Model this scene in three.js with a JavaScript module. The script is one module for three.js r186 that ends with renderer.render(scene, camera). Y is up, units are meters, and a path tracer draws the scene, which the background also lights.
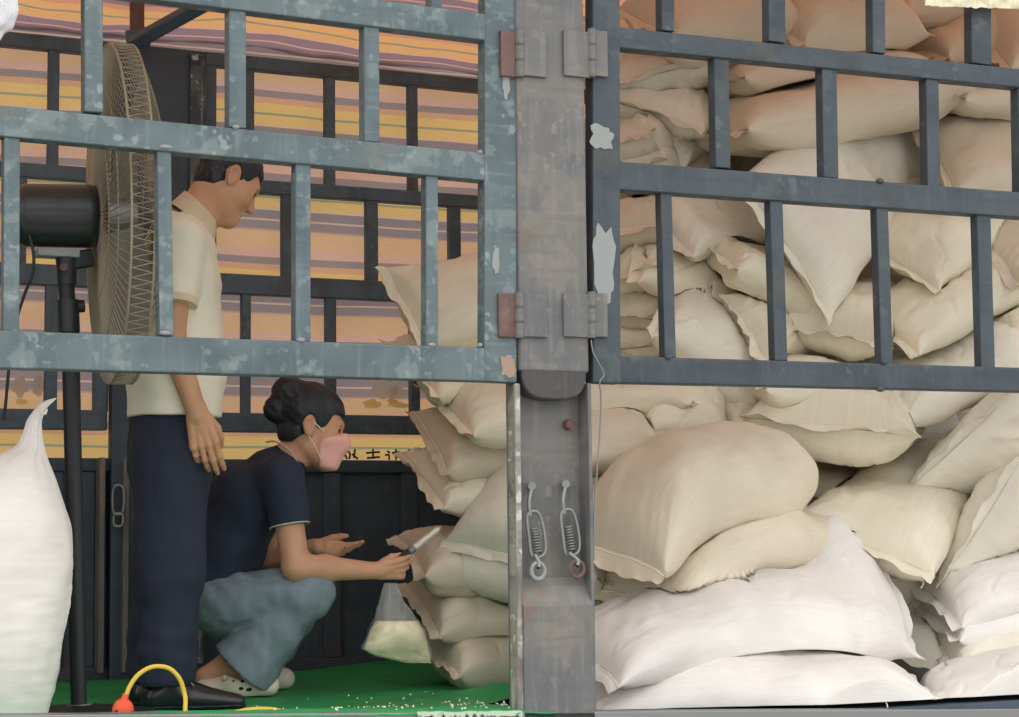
import * as THREE from 'three';
import { RoundedBoxGeometry } from 'three/addons/geometries/RoundedBoxGeometry.js';
import { mergeGeometries } from 'three/addons/utils/BufferGeometryUtils.js';
import { ImprovedNoise } from 'three/addons/math/ImprovedNoise.js';

const V = (x, y, z) => new THREE.Vector3(x, y, z);
const D2R = Math.PI / 180;
const scene = new THREE.Scene();

// ---------------------------------------------------------------- camera
// y up, metres; the truck runs along x, its open side is the plane z = 0, its bed floor y = 0
const FOCAL = 1880, WIDE = 1019, HIGH = 717;
const camera = new THREE.PerspectiveCamera(2 * Math.atan(HIGH / 2 / FOCAL) / D2R, WIDE / HIGH, 0.1, 400);
camera.position.set(-2.262, 0.49, 4.6);
camera.rotation.order = 'YXZ';
camera.rotation.set(Math.atan((541.3 - 358.5) / FOCAL), -24.8 * D2R, -0.67 * D2R);
camera.updateMatrixWorld(true);
camera.updateProjectionMatrix();
scene.add(camera);

// ---------------------------------------------------------------- sky, sun, exposure
{
  const w = 64, h = 64, data = new Float32Array(w * h * 4);
  for (let j = 0; j < h; j++) for (let i = 0; i < w; i++) {
    const el = ((j + 0.5) / h - 0.5) * Math.PI, k = (j * w + i) * 4;
    const l = el > 0 ? 1.0 + 0.25 * Math.sin(el) : 0.5;     // even white overcast
    data[k] = l * 1.0; data[k + 1] = l * 1.0; data[k + 2] = l * 1.0; data[k + 3] = 1;
  }
  const t = new THREE.DataTexture(data, w, h, THREE.RGBAFormat, THREE.FloatType);
  t.mapping = THREE.EquirectangularReflectionMapping; t.magFilter = THREE.LinearFilter; t.needsUpdate = true;
  scene.background = t; scene.environment = t;
}
const sun = new THREE.DirectionalLight(new THREE.Color(1, 0.95, 0.88), 1.0);   // veiled sun behind the truck, on its tarpaulins
sun.position.set(-2.0, 8.5, -7.0); sun.target.position.set(0, 1, -1);
sun.castShadow = true; sun.shadow.radius = 8;
Object.assign(sun.shadow.camera, { left: -7, right: 7, top: 7, bottom: -7, near: 0.5, far: 30 });
sun.shadow.mapSize.set(2048, 2048);
scene.add(sun, sun.target);
const renderer = new THREE.WebGLRenderer({ antialias: true });
renderer.toneMapping = THREE.LinearToneMapping;
renderer.toneMappingExposure = 1.6;
renderer.shadowMap.enabled = true;

// ---------------------------------------------------------------- pixel directions
function ray(px, py) {
  const d = V((px / WIDE) * 2 - 1, 1 - (py / HIGH) * 2, 0.5).unproject(camera).sub(camera.position).normalize();
  return d;
}
const P = (px, py, z) => { const d = ray(px, py); return camera.position.clone().addScaledVector(d, (z - camera.position.z) / d.z); };
const PY = (px, py, y) => { const d = ray(px, py); return camera.position.clone().addScaledVector(d, (y - camera.position.y) / d.y); };
function onPlane(px, py, base, n, off) {           // where the pixel's direction meets the plane (p - base).n = off
  const d = ray(px, py);
  return camera.position.clone().addScaledVector(d, (off - V().copy(camera.position).sub(base).dot(n)) / d.dot(n));
}

// ---------------------------------------------------------------- noise and random numbers
function rng(seed) { let s = (seed * 2654435761) >>> 0 || 1; return () => { s ^= s << 13; s >>>= 0; s ^= s >>> 17; s ^= s << 5; s >>>= 0; return s / 4294967296; }; }
const PN = new ImprovedNoise();
const n3 = (x, y, z) => PN.noise(x, y, z);
const clamp = (x, a, b) => Math.min(b, Math.max(a, x));
const lerp = (a, b, t) => a + (b - a) * t;
const sstep = (a, b, x) => { const t = clamp((x - a) / (b - a), 0, 1); return t * t * (3 - 2 * t); };
function tileNoise(size, cellsX, cellsY, seed) {    // smooth value noise that repeats
  const r = rng(seed), g = new Float32Array(cellsX * cellsY), out = new Float32Array(size * size);
  for (let i = 0; i < g.length; i++) g[i] = r();
  for (let y = 0; y < size; y++) for (let x = 0; x < size; x++) {
    const fx = x / size * cellsX, fy = y / size * cellsY, x0 = fx | 0, y0 = fy | 0;
    let tx = fx - x0, ty = fy - y0; tx = tx * tx * (3 - 2 * tx); ty = ty * ty * (3 - 2 * ty);
    const x1 = (x0 + 1) % cellsX, y1 = (y0 + 1) % cellsY;
    out[y * size + x] = lerp(lerp(g[y0 * cellsX + x0], g[y0 * cellsX + x1], tx), lerp(g[y1 * cellsX + x0], g[y1 * cellsX + x1], tx), ty);
  }
  return out;
}
function fbm(size, cx, cy, oct, seed) {
  const out = new Float32Array(size * size); let amp = 0.5, sum = 0;
  for (let o = 0; o < oct; o++) {
    const n = tileNoise(size, cx << o, cy << o, seed + o * 17);
    for (let i = 0; i < out.length; i++) out[i] += n[i] * amp;
    sum += amp; amp *= 0.5;
  }
  for (let i = 0; i < out.length; i++) out[i] /= sum;
  return out;
}
function texture(size, fn, srgb = true, h = size) {
  const data = new Uint8Array(size * h * 4);
  for (let y = 0; y < h; y++) for (let x = 0; x < size; x++) {
    const c = fn(x, y, y * size + x), k = (y * size + x) * 4;
    data[k] = clamp(c[0], 0, 255); data[k + 1] = clamp(c[1], 0, 255); data[k + 2] = clamp(c[2], 0, 255); data[k + 3] = 255;
  }
  const t = new THREE.DataTexture(data, size, h, THREE.RGBAFormat);
  t.wrapS = t.wrapT = THREE.RepeatWrapping; t.magFilter = THREE.LinearFilter; t.minFilter = THREE.LinearMipmapLinearFilter; t.generateMipmaps = true;
  if (srgb) t.colorSpace = THREE.SRGBColorSpace;
  t.needsUpdate = true;
  return t;
}
const mix3 = (a, b, t) => [lerp(a[0], b[0], t), lerp(a[1], b[1], t), lerp(a[2], b[2], t)];

// ---------------------------------------------------------------- objects
const taken = {};
function numbered(name) { const k = taken[name] ?? 0; taken[name] = k + 1; return k ? name + '_' + String(k).padStart(3, '0') : name; }
function tag(o, label, category, group, kind) {
  o.userData.label = label;
  if (category) o.userData.category = category;
  if (group) o.userData.group = group;
  if (kind) o.userData.kind = kind;
  return o;
}
function thing(name, label, category, at, group) {
  const o = new THREE.Group(); o.name = numbered(name);
  if (at) o.position.copy(at);
  scene.add(o); o.updateMatrixWorld(true);
  return tag(o, label, category, group);
}
// geometry is written in world metres; the mesh is placed under its thing so that it stays there
function part(name, geo, mat, parent, label) {
  const m = new THREE.Mesh(geo, mat); m.castShadow = m.receiveShadow = true;
  if (parent) {
    m.name = name;
    let o = V(0, 0, 0); for (let p = parent; p && p !== scene; p = p.parent) o.add(p.position);
    m.geometry = geo.clone().translate(-o.x, -o.y, -o.z);
    parent.add(m);
  } else { m.name = numbered(name); scene.add(m); }
  if (label) m.userData.label = label;
  return m;
}
function structure(name, geo, mat, label) { const m = part(name, geo, mat); tag(m, label, 'structure', null, 'structure'); return m; }

function boxUV(g, ox = 0, oy = 0, k = 1) {          // uv in metres from the face's own direction
  const p = g.attributes.position, n = g.attributes.normal, uv = new Float32Array(p.count * 2);
  for (let i = 0; i < p.count; i++) {
    const ax = Math.abs(n.getX(i)), ay = Math.abs(n.getY(i)), az = Math.abs(n.getZ(i));
    let u, v;
    if (az >= ax && az >= ay) { u = p.getX(i); v = p.getY(i); } else if (ax >= ay) { u = p.getZ(i) + 0.37; v = p.getY(i); } else { u = p.getX(i); v = p.getZ(i) + 0.61; }
    uv[i * 2] = (u + ox) * k; uv[i * 2 + 1] = (v + oy) * k;
  }
  g.setAttribute('uv', new THREE.BufferAttribute(uv, 2));
  return g;
}
function rbox(w, h, d, r = 0.004) { const g = new RoundedBoxGeometry(w, h, d, 1, Math.min(r, w * 0.45, h * 0.45, d * 0.45)); return g; }
function plainBox(x0, x1, y0, y1, z0, z1, r) {
  const g = r ? rbox(x1 - x0, y1 - y0, z1 - z0, r) : new THREE.BoxGeometry(x1 - x0, y1 - y0, z1 - z0);
  g.translate((x0 + x1) / 2, (y0 + y1) / 2, (z0 + z1) / 2);
  return boxUV(g);
}
// a square-edged bar from a to b: wide across the truck's side plane, deep along z; front face on the given plane
function barGeo(a, b, wide, deep, r = 0.004) {
  const len = a.distanceTo(b), g = rbox(len, wide, deep, r);
  boxUV(g, a.x * 1.7 + a.y, a.y * 2.3);
  g.translate(0, 0, -deep / 2);
  g.rotateZ(Math.atan2(b.y - a.y, b.x - a.x));
  return g.translate((a.x + b.x) / 2, (a.y + b.y) / 2, (a.z + b.z) / 2);
}
function bar3(a, b, wide, deep, r = 0.004) {        // the same between any two points
  const len = a.distanceTo(b), g = rbox(wide, len, deep, r); boxUV(g, a.x, a.y);
  const q = new THREE.Quaternion().setFromUnitVectors(V(0, 1, 0), b.clone().sub(a).normalize());
  g.applyQuaternion(q);
  return g.translate((a.x + b.x) / 2, (a.y + b.y) / 2, (a.z + b.z) / 2);
}
function tube(pts, r, seg = 40, rad = 8, closed = false) { return new THREE.TubeGeometry(new THREE.CatmullRomCurve3(pts, closed), seg, r, rad, closed); }
function rod(a, b, r0, r1 = r0, seg = 20, open = false) {
  const g = new THREE.CylinderGeometry(r1, r0, a.distanceTo(b), seg, 1, open);
  g.applyQuaternion(new THREE.Quaternion().setFromUnitVectors(V(0, 1, 0), b.clone().sub(a).normalize()));
  return g.translate((a.x + b.x) / 2, (a.y + b.y) / 2, (a.z + b.z) / 2);
}
const merge = (list) => mergeGeometries(list.map((g) => (g.index ? g.toNonIndexed() : g)), false);
const flatGeo = (list) => merge(list.map((g) => { for (const k of Object.keys(g.attributes)) if (!['position', 'normal', 'uv'].includes(k)) g.deleteAttribute(k); return g; }));

// ---------------------------------------------------------------- materials
const N_A = fbm(512, 6, 6, 6, 11), N_B = fbm(512, 14, 14, 5, 37), N_C = fbm(512, 40, 40, 3, 71), N_V = fbm(512, 60, 5, 4, 93), N_H = fbm(512, 4, 50, 4, 55);
function paintedSteel(base, dark, chip, rust, amount, seed) {
  const s = seed * 7919;
  const at = (n, i, sh) => n[(i + s * sh) % n.length];
  const map = texture(512, (x, y, i) => {
    let c = mix3(base, dark, sstep(0.35, 0.7, at(N_A, i, 1)));
    c = mix3(c, [base[0] * 1.12, base[1] * 1.12, base[2] * 1.12], sstep(0.5, 0.75, at(N_V, i, 2)) * 0.5);
    c = mix3(c, chip, sstep(0.64 - amount * 0.05, 0.70 - amount * 0.05, at(N_B, i, 3) * 0.75 + at(N_A, i, 5) * 0.25) * 0.42);
    c = mix3(c, dark, sstep(0.55, 0.72, at(N_H, i, 6)) * 0.35);
    c = mix3(c, chip, sstep(0.66, 0.74, at(N_C, i, 3)) * sstep(0.5, 0.64, at(N_A, i, 6)) * 0.8);
    c = mix3(c, chip, sstep(0.62, 0.8, at(N_V, i, 8)) * 0.35 * amount);
    c = mix3(c, chip, sstep(0.70, 0.76, at(N_C, i, 7)) * 0.5 * amount);
    c = mix3(c, rust, sstep(0.60, 0.72, at(N_A, i, 4) * 0.6 + at(N_B, i, 9) * 0.4) * 0.6);
    return c;
  });
  const rough = texture(512, (x, y, i) => { const v = 105 + 90 * at(N_B, i, 3) + 40 * at(N_C, i, 2); return [v, v, v]; }, false);
  const bump = texture(512, (x, y, i) => { const v = 255 * (at(N_B, i, 3) * 0.5 + at(N_C, i, 7) * 0.5); return [v, v, v]; }, false);
  return new THREE.MeshStandardMaterial({ map, roughnessMap: rough, roughness: 0.9, metalness: 0.0, bumpMap: bump, bumpScale: 0.0016 });
}
const M = {};
M.gateBlue = paintedSteel([98, 113, 117], [82, 97, 102], [146, 157, 154], [108, 112, 108], 0.8, 1);
M.gateDark = paintedSteel([66, 76, 84], [56, 64, 71], [92, 98, 98], [80, 78, 74], 0.3, 2);
M.postSteel = paintedSteel([118, 115, 111], [98, 101, 104], [138, 130, 120], [120, 100, 88], 0.8, 3);
M.rearSteel = paintedSteel([84, 102, 116], [72, 88, 101], [100, 110, 112], [80, 78, 74], 0.2, 4);
M.boardSteel = paintedSteel([68, 82, 95], [60, 72, 84], [84, 86, 86], [88, 76, 70], 0.1, 5);
M.postDark = paintedSteel([86, 83, 80], [72, 71, 70], [100, 96, 90], [92, 80, 72], 0.4, 7);
M.rust = paintedSteel([112, 84, 78], [98, 74, 70], [130, 108, 98], [92, 66, 60], 0.4, 6);
M.bareSteel = new THREE.MeshStandardMaterial({ color: 0xb9bab6, roughness: 0.38, metalness: 0.85 });
M.dullSteel = new THREE.MeshStandardMaterial({ color: 0x8d8f8e, roughness: 0.5, metalness: 0.7 });
M.primer = new THREE.MeshStandardMaterial({ color: 0x959a98, roughness: 0.8, bumpMap: M.gateBlue.bumpMap, bumpScale: 0.001 });
M.blackPlastic = new THREE.MeshStandardMaterial({ color: 0x1d2427, roughness: 0.42 });
M.blackTube = new THREE.MeshStandardMaterial({ color: 0x191d22, roughness: 0.5 });

// striped tarpaulin: bands along the truck, seen from below and from inside, daylight coming through it
const BANDS = [[0.00, [202, 162, 124]], [0.070, [180, 142, 128]], [0.077, [132, 120, 122]], [0.110, [198, 166, 150]], [0.117, [130, 118, 122]], [0.152, [204, 172, 152]], [0.160, [214, 176, 108]],
  [0.199, [136, 148, 120]], [0.208, [216, 178, 108]], [0.246, [202, 152, 118]], [0.270, [136, 122, 122]], [0.298, [200, 160, 142]]];
const PERIOD = 0.33;
function bandColour(d) { let c = BANDS[0][1]; for (const [s, col] of BANDS) if (d >= s) c = col; return mix3(c, [186, 164, 142], 0.12); }
function stripes(shift, print) {
  const S = 1024;
  return texture(S, (x, y) => {
    const d = (y / S * PERIOD + shift + PERIOD) % PERIOD;
    let c = bandColour(d);
    const w = 0.94 + 0.06 * (((x >> 1) + (y >> 1)) & 1) + 0.05 * (N_C[((y & 511) * 512 + (x & 511))] - 0.5);
    c = [c[0] * w, c[1] * w, c[2] * w];
    return c;
  });
}
M.tarpWall = new THREE.MeshPhysicalMaterial({ map: stripes(0), roughness: 1, transmission: 0.5, thickness: 0, side: THREE.DoubleSide });
M.tarpRoof = new THREE.MeshPhysicalMaterial({ map: M.tarpWall.map, color: new THREE.Color(1, 0.8, 0.87), roughness: 1, transmission: 0.45, thickness: 0, side: THREE.DoubleSide });

// woven polypropylene of the sacks: crossing tapes and fine creases
const weaveBump = texture(512, (x, y, i) => { const v = 90 * N_H[i] + 100 * N_B[i] + 12 * (((x >> 1) & 1) ^ ((y >> 1) & 1)) + 30 * N_C[i]; return [v, v, v]; }, false);
function sackMat(c, seed) {
  const map = texture(256, (x, y) => { const i = ((y * 2) * 512 + x * 2 + seed * 911) % N_A.length, k = 0.93 + 0.12 * N_A[i] + 0.05 * (N_H[(i * 3) % N_H.length] - 0.5); return [c[0] * k, c[1] * k, c[2] * k]; });
  return new THREE.MeshStandardMaterial({ map, roughness: 0.62, bumpMap: weaveBump, bumpScale: 0.0022, side: THREE.DoubleSide });
}
M.sack = { cream: sackMat([230, 222, 200], 1), ivory: sackMat([230, 224, 208], 2), white: sackMat([228, 223, 217], 3), tan: sackMat([218, 206, 185], 4) };
M.thread = new THREE.MeshStandardMaterial({ color: 0xece6d4, roughness: 0.9 });
// ================================================================ the truck and the ground it stands on
const BACK = -2.37;
const concrete = new THREE.MeshStandardMaterial({ map: texture(512, (x, y, i) => { const v = 150 + 40 * (N_A[i] - 0.5) + 30 * (N_C[i] - 0.5); return [v, v * 0.98, v * 0.94]; }), roughness: 0.95 });
{
  const g = new THREE.BoxGeometry(60, 0.2, 60); g.translate(0, -1.3, 0); boxUV(g, 0, 0, 0.5);
  structure('ground', g, concrete, 'pale concrete yard that the truck stands on');
}
structure('floor', plainBox(-3.4, 3.36, -0.16, -0.012, BACK - 0.06, 0.0), M.boardSteel, 'dark steel floor of the truck bed');
{
  // the bed's edge along the open side, lower towards the cab end
  const a = P(60, 720.5, 0.012), b = P(1019, 713.5, 0.012), d = b.clone().sub(a), A = a.clone().addScaledVector(d, -0.35), B = b.clone().addScaledVector(d, 0.35);
  structure('trim_1', barGeo(A, B, 0.028, 0.06, 0.004), M.dullSteel, 'bare grey steel edge strip of the truck bed');
}
// walls at the ends of the bed and the dropboards of the far side
structure('wall_tail', plainBox(-3.46, -3.4, 0, 2.42, BACK, 0), M.boardSteel, 'dark steel board closing the tail of the bed');
structure('wall_cab', plainBox(3.3, 3.36, 0, 2.42, BACK, 0), M.boardSteel, 'dark steel board closing the cab end of the bed');
const rearTop = P(240, 459.5, BACK).y;
{
  const w = structure('wall_far', plainBox(-3.4, 3.3, -0.01, rearTop, BACK - 0.045, BACK), M.boardSteel, 'dark steel dropboards along the far side of the bed');
  const ribs = [52, 84, 252, 331, 408, 470];
  for (const px of ribs) { const x = P(px, 560, BACK).x; part('rib', plainBox(x - 0.035, x + 0.035, 0.05, rearTop - 0.05, BACK, BACK + 0.025, 0.006), M.boardSteel, w); }
  for (const [y0, y1] of [[0.0, 0.05], [rearTop - 0.05, rearTop]]) part('edge_rail', plainBox(-3.4, 3.3, y0, y1, BACK, BACK + 0.03, 0.006), M.boardSteel, w);
}

// tarpaulin behind the far gates, bulging a little between the rails
function sheet(nu, nv, fn, uvk) {
  const pos = [], uv = [], idx = [];
  for (let j = 0; j <= nv; j++) for (let i = 0; i <= nu; i++) { const [p, u, v] = fn(i / nu, j / nv); pos.push(p.x, p.y, p.z); uv.push(u, v); }
  for (let j = 0; j < nv; j++) for (let i = 0; i < nu; i++) { const a = j * (nu + 1) + i; idx.push(a, a + 1, a + nu + 2, a, a + nu + 2, a + nu + 1); }
  const g = new THREE.BufferGeometry();
  g.setAttribute('position', new THREE.Float32BufferAttribute(pos, 3)); g.setAttribute('uv', new THREE.Float32BufferAttribute(uv, 2)); g.setIndex(idx); g.computeVertexNormals();
  return g;
}
const tarpBase = rearTop - 0.06, tarpTop = 2.46;
{
  const g = sheet(140, 90, (a, b) => {
    const x = lerp(-3.4, 3.32, a), y = lerp(tarpBase, tarpTop, b);
    const z = BACK - 0.065 - 0.02 * n3(x * 2.1, y * 3.3, 4) - 0.012 * n3(x * 7, y * 5, 9);
    return [V(x, y + 0.012 * n3(x * 1.3, y, 2), z), x, y / PERIOD];
  });
  const w = structure('wall_tarpaulin', g, M.tarpWall, 'orange, yellow and mauve striped tarpaulin hung behind the far gates');
  const Zp = BACK - 0.034, ink = new THREE.MeshStandardMaterial({ color: 0x4a3a2c, roughness: 0.9 });
  const strokes = [ // upper halves of four printed characters above the dropboard
    [[347, 450], [350, 454], [349, 459]], [[355, 449], [354, 458]], [[352, 454], [358, 459]], [[344, 452], [347, 459]],
    [[366, 453], [380, 452]], [[373, 449], [373, 459]], [[367, 458], [380, 457]],
    [[387, 451], [390, 453]], [[385, 455], [389, 455], [389, 460]], [[392, 453], [400, 452]], [[396, 449], [396, 460]],
    [[405, 452], [420, 452]], [[409, 449], [409, 454]], [[416, 449], [416, 454]], [[406, 456], [418, 456], [409, 460]]];
  for (const st of strokes) { const pts = st.map(([x, y]) => P(x, y, Zp)); if (pts.length === 2) pts.splice(1, 0, pts[0].clone().lerp(pts[1], 0.5)); const tg = tube(pts, 0.0042, 12, 5); tg.translate(0, 0, -Zp); tg.scale(1, 1, 0.15); tg.translate(0, 0, Zp); part('printed_stroke', tg, ink, w); }
  const blot = (px, py, rx, ry, col, seed) => { const c = P(px, py, Zp - 0.002), k = P(px + 1, py, Zp).x - c.x, s2 = new THREE.Shape(); for (let i = 0; i <= 28; i++) { const a = i / 28 * 2 * Math.PI, q = 0.85 + 0.4 * n3(Math.cos(a) * 2 + seed, Math.sin(a) * 2, seed); i ? s2.lineTo(Math.cos(a) * rx * k * q, Math.sin(a) * ry * k * q) : s2.moveTo(Math.cos(a) * rx * k * q, Math.sin(a) * ry * k * q); } const bg = new THREE.ShapeGeometry(s2); bg.translate(c.x, c.y, c.z + seed * 0.0006); part('printed_patch', bg, new THREE.MeshPhysicalMaterial({ color: col, roughness: 1, transmission: 0.92, thickness: 0, side: THREE.DoubleSide }), w); };
  blot(385, 389, 20, 13, 0xe4e4de, 1); blot(398, 392, 12, 10, 0xe0e4e2, 4); blot(372, 404, 13, 6, 0xe0dc9c, 2); blot(398, 405, 15, 4, 0xd4da9a, 5); blot(392, 401, 8, 3, 0xf0c48c, 7);
  blot(20, 388, 10, 14, 0xd8d8d0, 3); blot(38, 386, 8, 14, 0xd2d6d0, 6); blot(22, 402, 8, 4, 0xece0a0, 8);
}
{
  const g = sheet(120, 70, (a, b) => {
    const x = lerp(-3.4, 3.32, a), s = b * 2 - 1, z = lerp(BACK - 0.07, 0.12, b);
    const y = 2.44 + 0.34 * (1 - s * s) + 0.035 * n3(x * 1.6, z * 2.4, 7) + 0.014 * n3(x * 5, z * 9, 3);
    return [V(x, y, z), x, (z * 1.05) / PERIOD];
  });
  structure('ceiling', g, M.tarpRoof, 'pink and orange striped tarpaulin stretched over the truck bed as a roof');
}

// ---------------------------------------------------------------- gates of the far side
const heightAt = (px, py) => P(px, py, BACK + 0.03).y;
function farGate(name, label, x0, x1, bars) {
  const t = thing(name, label, 'gate', V((x0 + x1) / 2, rearTop, BACK), 'gates of the far side');
  const Z = BACK + 0.03;
  const rails = [[54.5, 68], [178, 191.5], [273.8, 293.7], [412.7, 432]];          // pixel rows at column 240
  const ys = rails.map(([a, b]) => [heightAt(240, b), heightAt(240, a)]);
  for (const [lo, hi] of ys) part('rail', barGeo(V(x0, (lo + hi) / 2, Z), V(x1, (lo + hi) / 2, Z), hi - lo, 0.05, 0.005), M.rearSteel, t);
  part('stile', barGeo(V(x0 + 0.02, ys[3][0], Z - 0.003), V(x0 + 0.02, ys[0][1], Z - 0.003), 0.05, 0.05, 0.005), M.rearSteel, t);
  part('stile', barGeo(V(x1 - 0.02, ys[3][0], Z - 0.003), V(x1 - 0.02, ys[0][1], Z - 0.003), 0.05, 0.05, 0.005), M.rearSteel, t);
  for (const [row, px, w] of bars) {
    const lo = ys[row + 1][1], hi = ys[row][0], x = P(px, (([120, 235, 350])[row]), Z).x;
    part('bar', barGeo(V(x, lo - 0.004, Z - 0.005), V(x, hi + 0.004, Z - 0.005), w, 0.035, 0.004), M.rearSteel, t);
  }
  return t;
}
const postL = P(112, 300, BACK + 0.05).x, postR = P(204, 110, BACK + 0.05).x;
farGate('rear_gate', 'dark slatted steel gate behind the standing fan, striped tarpaulin beyond it', -3.3, postL - 0.012,
  [[0, 54, 0.04], [1, 20, 0.05], [1, 100, 0.05], [2, 52, 0.045], [2, 104, 0.04], [0, -20, 0.04], [2, -10, 0.04]]);
farGate('rear_gate', 'dark slatted steel gate behind the two people, striped tarpaulin beyond it', postR + 0.012, 3.28,
  [[0, 331, 0.042], [0, 414, 0.04], [0, 250, 0.04], [1, 288, 0.042], [1, 373, 0.05], [1, 456, 0.05], [1, 212, 0.04], [2, 247, 0.036], [2, 332, 0.042], [2, 416, 0.04], [0, 640, 0.04], [1, 640, 0.05]]);
{
  const t = thing('rear_post', 'wide dark steel post between the far gates with flaking pale paint', 'post', V((postL + postR) / 2, 0, BACK));
  part('post_plate', plainBox(postL, postR, 0, P(165, 47, BACK + 0.06).y, BACK + 0.001, BACK + 0.06, 0.008), M.boardSteel, t);
  const x0 = P(189, 110, BACK + 0.06).x;
  part('flange', plainBox(x0, postR, 0.05, 2.36, BACK + 0.06, BACK + 0.075, 0.004), paintedSteel([60, 72, 80], [44, 54, 62], [132, 138, 132], [90, 84, 74], 3.2, 9), t, 'flange with flaking pale paint');
  for (const [a, b] of [[98, 104], [122, 128]]) { const xa = P(a, 560, BACK + 0.07).x, xb = P(b, 560, BACK + 0.07).x; part('flange', plainBox(xa, xb, 0.03, rearTop, BACK + 0.01, BACK + 0.085, 0.004), M.postSteel, t); }
  for (const [py, h] of [[500, 0.1], [520, 0.04]]) { const c = P(118, py, BACK + 0.09); part('latch', tube([c.clone().add(V(-0.012, h / 2, 0)), c.clone().add(V(0.012, h / 2, 0.01)), c.clone().add(V(0.012, -h / 2, 0.01)), c.clone().add(V(-0.012, -h / 2, 0))], 0.006, 32, 8, true), M.dullSteel, t); }
}
{
  // a roof bow's foot and its slanting brace at the far side
  const t = thing('roof_brace', 'dark steel roof bow with a slanting brace above the fan', 'brace', P(140, 40, -2.2));
  part('bow', bar3(P(137, 44, -2.24), P(137, -60, -2.24), 0.05, 0.05, 0.012), M.rust, t);
  part('brace', bar3(P(132, 44, -2.2), P(222, -6, -1.75), 0.05, 0.04, 0.006), M.rearSteel, t);
  part('brace_plate', bar3(P(126, 38, -2.21), P(150, 38, -2.21), 0.06, 0.012, 0.004), M.rearSteel, t);
}

// ---------------------------------------------------------------- front gates on the open side
function railPx(t, name, mat, xa, ta, ba, xb, tb, bb, deep = 0.05, z = 0) {
  const a = P(xa, (ta + ba) / 2, z), b = P(xb, (tb + bb) / 2, z);
  const h = (P(xa, ta, z).y - P(xa, ba, z).y + P(xb, tb, z).y - P(xb, bb, z).y) / 2;
  return part(name, barGeo(a, b, h, deep, 0.005), mat, t);
}
// upright bar given by the left edges of its front face and its front width in pixels
function uprightPx(t, mat, xt, yt, xb, yb, wpx, deep, z = -0.008, name = 'bar') {
  const a = P(xt + wpx / 2, yt, z), b = P(xb + wpx / 2, yb, z);
  const w = (P(xt + wpx, yt, z).x - P(xt, yt, z).x + P(xb + wpx, yb, z).x - P(xb, yb, z).x) / 2;
  return part(name, barGeo(a, b, w, deep, 0.004), mat, t);
}
function scab(t, name, px, py, wpx, hpx, z, mat, seed, label) {     // thin uneven patch of filler or bare paint on the steel
  const c = P(px, py, z), sc = P(px + 10, py, z).x - c.x, w = sc * wpx / 20, h = (c.y - P(px, py + 10, z).y) * hpx / 20, s = new THREE.Shape(), n = 26;
  for (let i = 0; i <= n; i++) { const a = i / n * 2 * Math.PI, k = 0.82 + 0.35 * n3(Math.cos(a) * 1.9 + seed, Math.sin(a) * 1.9, seed * 3.1), q = 0.72; const x = w * k * Math.sign(Math.cos(a)) * Math.abs(Math.cos(a)) ** q, y = h * k * Math.sign(Math.sin(a)) * Math.abs(Math.sin(a)) ** q; i ? s.lineTo(x, y) : s.moveTo(x, y); }
  const g = new THREE.ExtrudeGeometry(s, { depth: 0.0015, bevelEnabled: false }); g.translate(c.x, c.y, z);
  return part(name, g, mat, t, label);
}
const gateL = thing('side_gate', 'blue-grey steel side gate with worn paint in front of the two people', 'gate', P(484, 380, 0));
{
  const t = gateL, m = M.gateBlue;
  railPx(t, 'rail', m, -260, -84, -50, 486, 14.5, 39.5);
  railPx(t, 'rail', m, -260, -206, -172, 486, -84, -60);
  railPx(t, 'rail', m, -260, 79.5, 112, 486, 152.6, 181);
  railPx(t, 'rail', m, -260, 320.5, 361.5, 486, 348, 381);
  uprightPx(t, m, 485, -86, 484.5, 382, 32.5, 0.05, 0.002, 'stile');
  uprightPx(t, m, -290, -212, -290, 362, 36, 0.05, 0.002, 'stile');
  for (const [xt, yt, xb, yb, w] of [[-70, 95, -70, 325, 17], [-150, 86, -150, 323, 17], [-80, -60, -80, 100, 19], [-190, -74, -190, 90, 20], [90, -150, 90, -40, 19], [260, -122, 260, -14, 17], [-90, -176, -90, -60, 20]]) uprightPx(t, m, xt, yt, xb, yb, w, 0.04);
  for (const [xt, yt, xb, yb, w] of [[84, -40, 84.5, 112, 19], [229, -12, 229, 128, 17.5], [364, 18, 364.5, 142, 15.5], [431, -66, 431, 14, 11]]) uprightPx(t, m, xt, yt, xb, yb, w, 0.045);
  for (const [xt, yt, xb, yb, w] of [[4, 131, 3, 333, 16.5], [157, 148, 159.5, 336, 14.5], [295.5, 163, 295.5, 342, 15.5], [426, 174, 426, 347, 12.5]]) uprightPx(t, m, xt, yt, xb, yb, w, 0.04);
  scab(t, 'paint_patch', 496, 262, 9, 32, 0.0025, M.primer, 3, 'pale grey filler patch');
  scab(t, 'paint_patch', 506, 84, 9, 34, 0.0025, M.primer, 6, 'pale grey filler patch');
  scab(t, 'rust_patch', 508, 366, 17, 26, 0.0025, new THREE.MeshStandardMaterial({ color: 0xa58d7c, roughness: 0.9 }), 8, 'pinkish primer patch');
  for (const [px, py, w] of [[480, 345, 7], [166, 147, 16], [301, 340, 10], [432, 345, 10], [165, 333, 13], [480, 152, 7], [236, 127, 9]]) { const c = P(px, py, 0), g = new THREE.SphereGeometry(1, 10, 8); g.scale(0.0011 * w, 0.006, 0.006); g.translate(c.x, c.y, c.z); part('weld_bead', g, M.primer, t); }
}
const gateR = thing('side_gate', 'dark slate steel side gate in front of the heaped sacks', 'gate', P(612, 384, 0));
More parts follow.
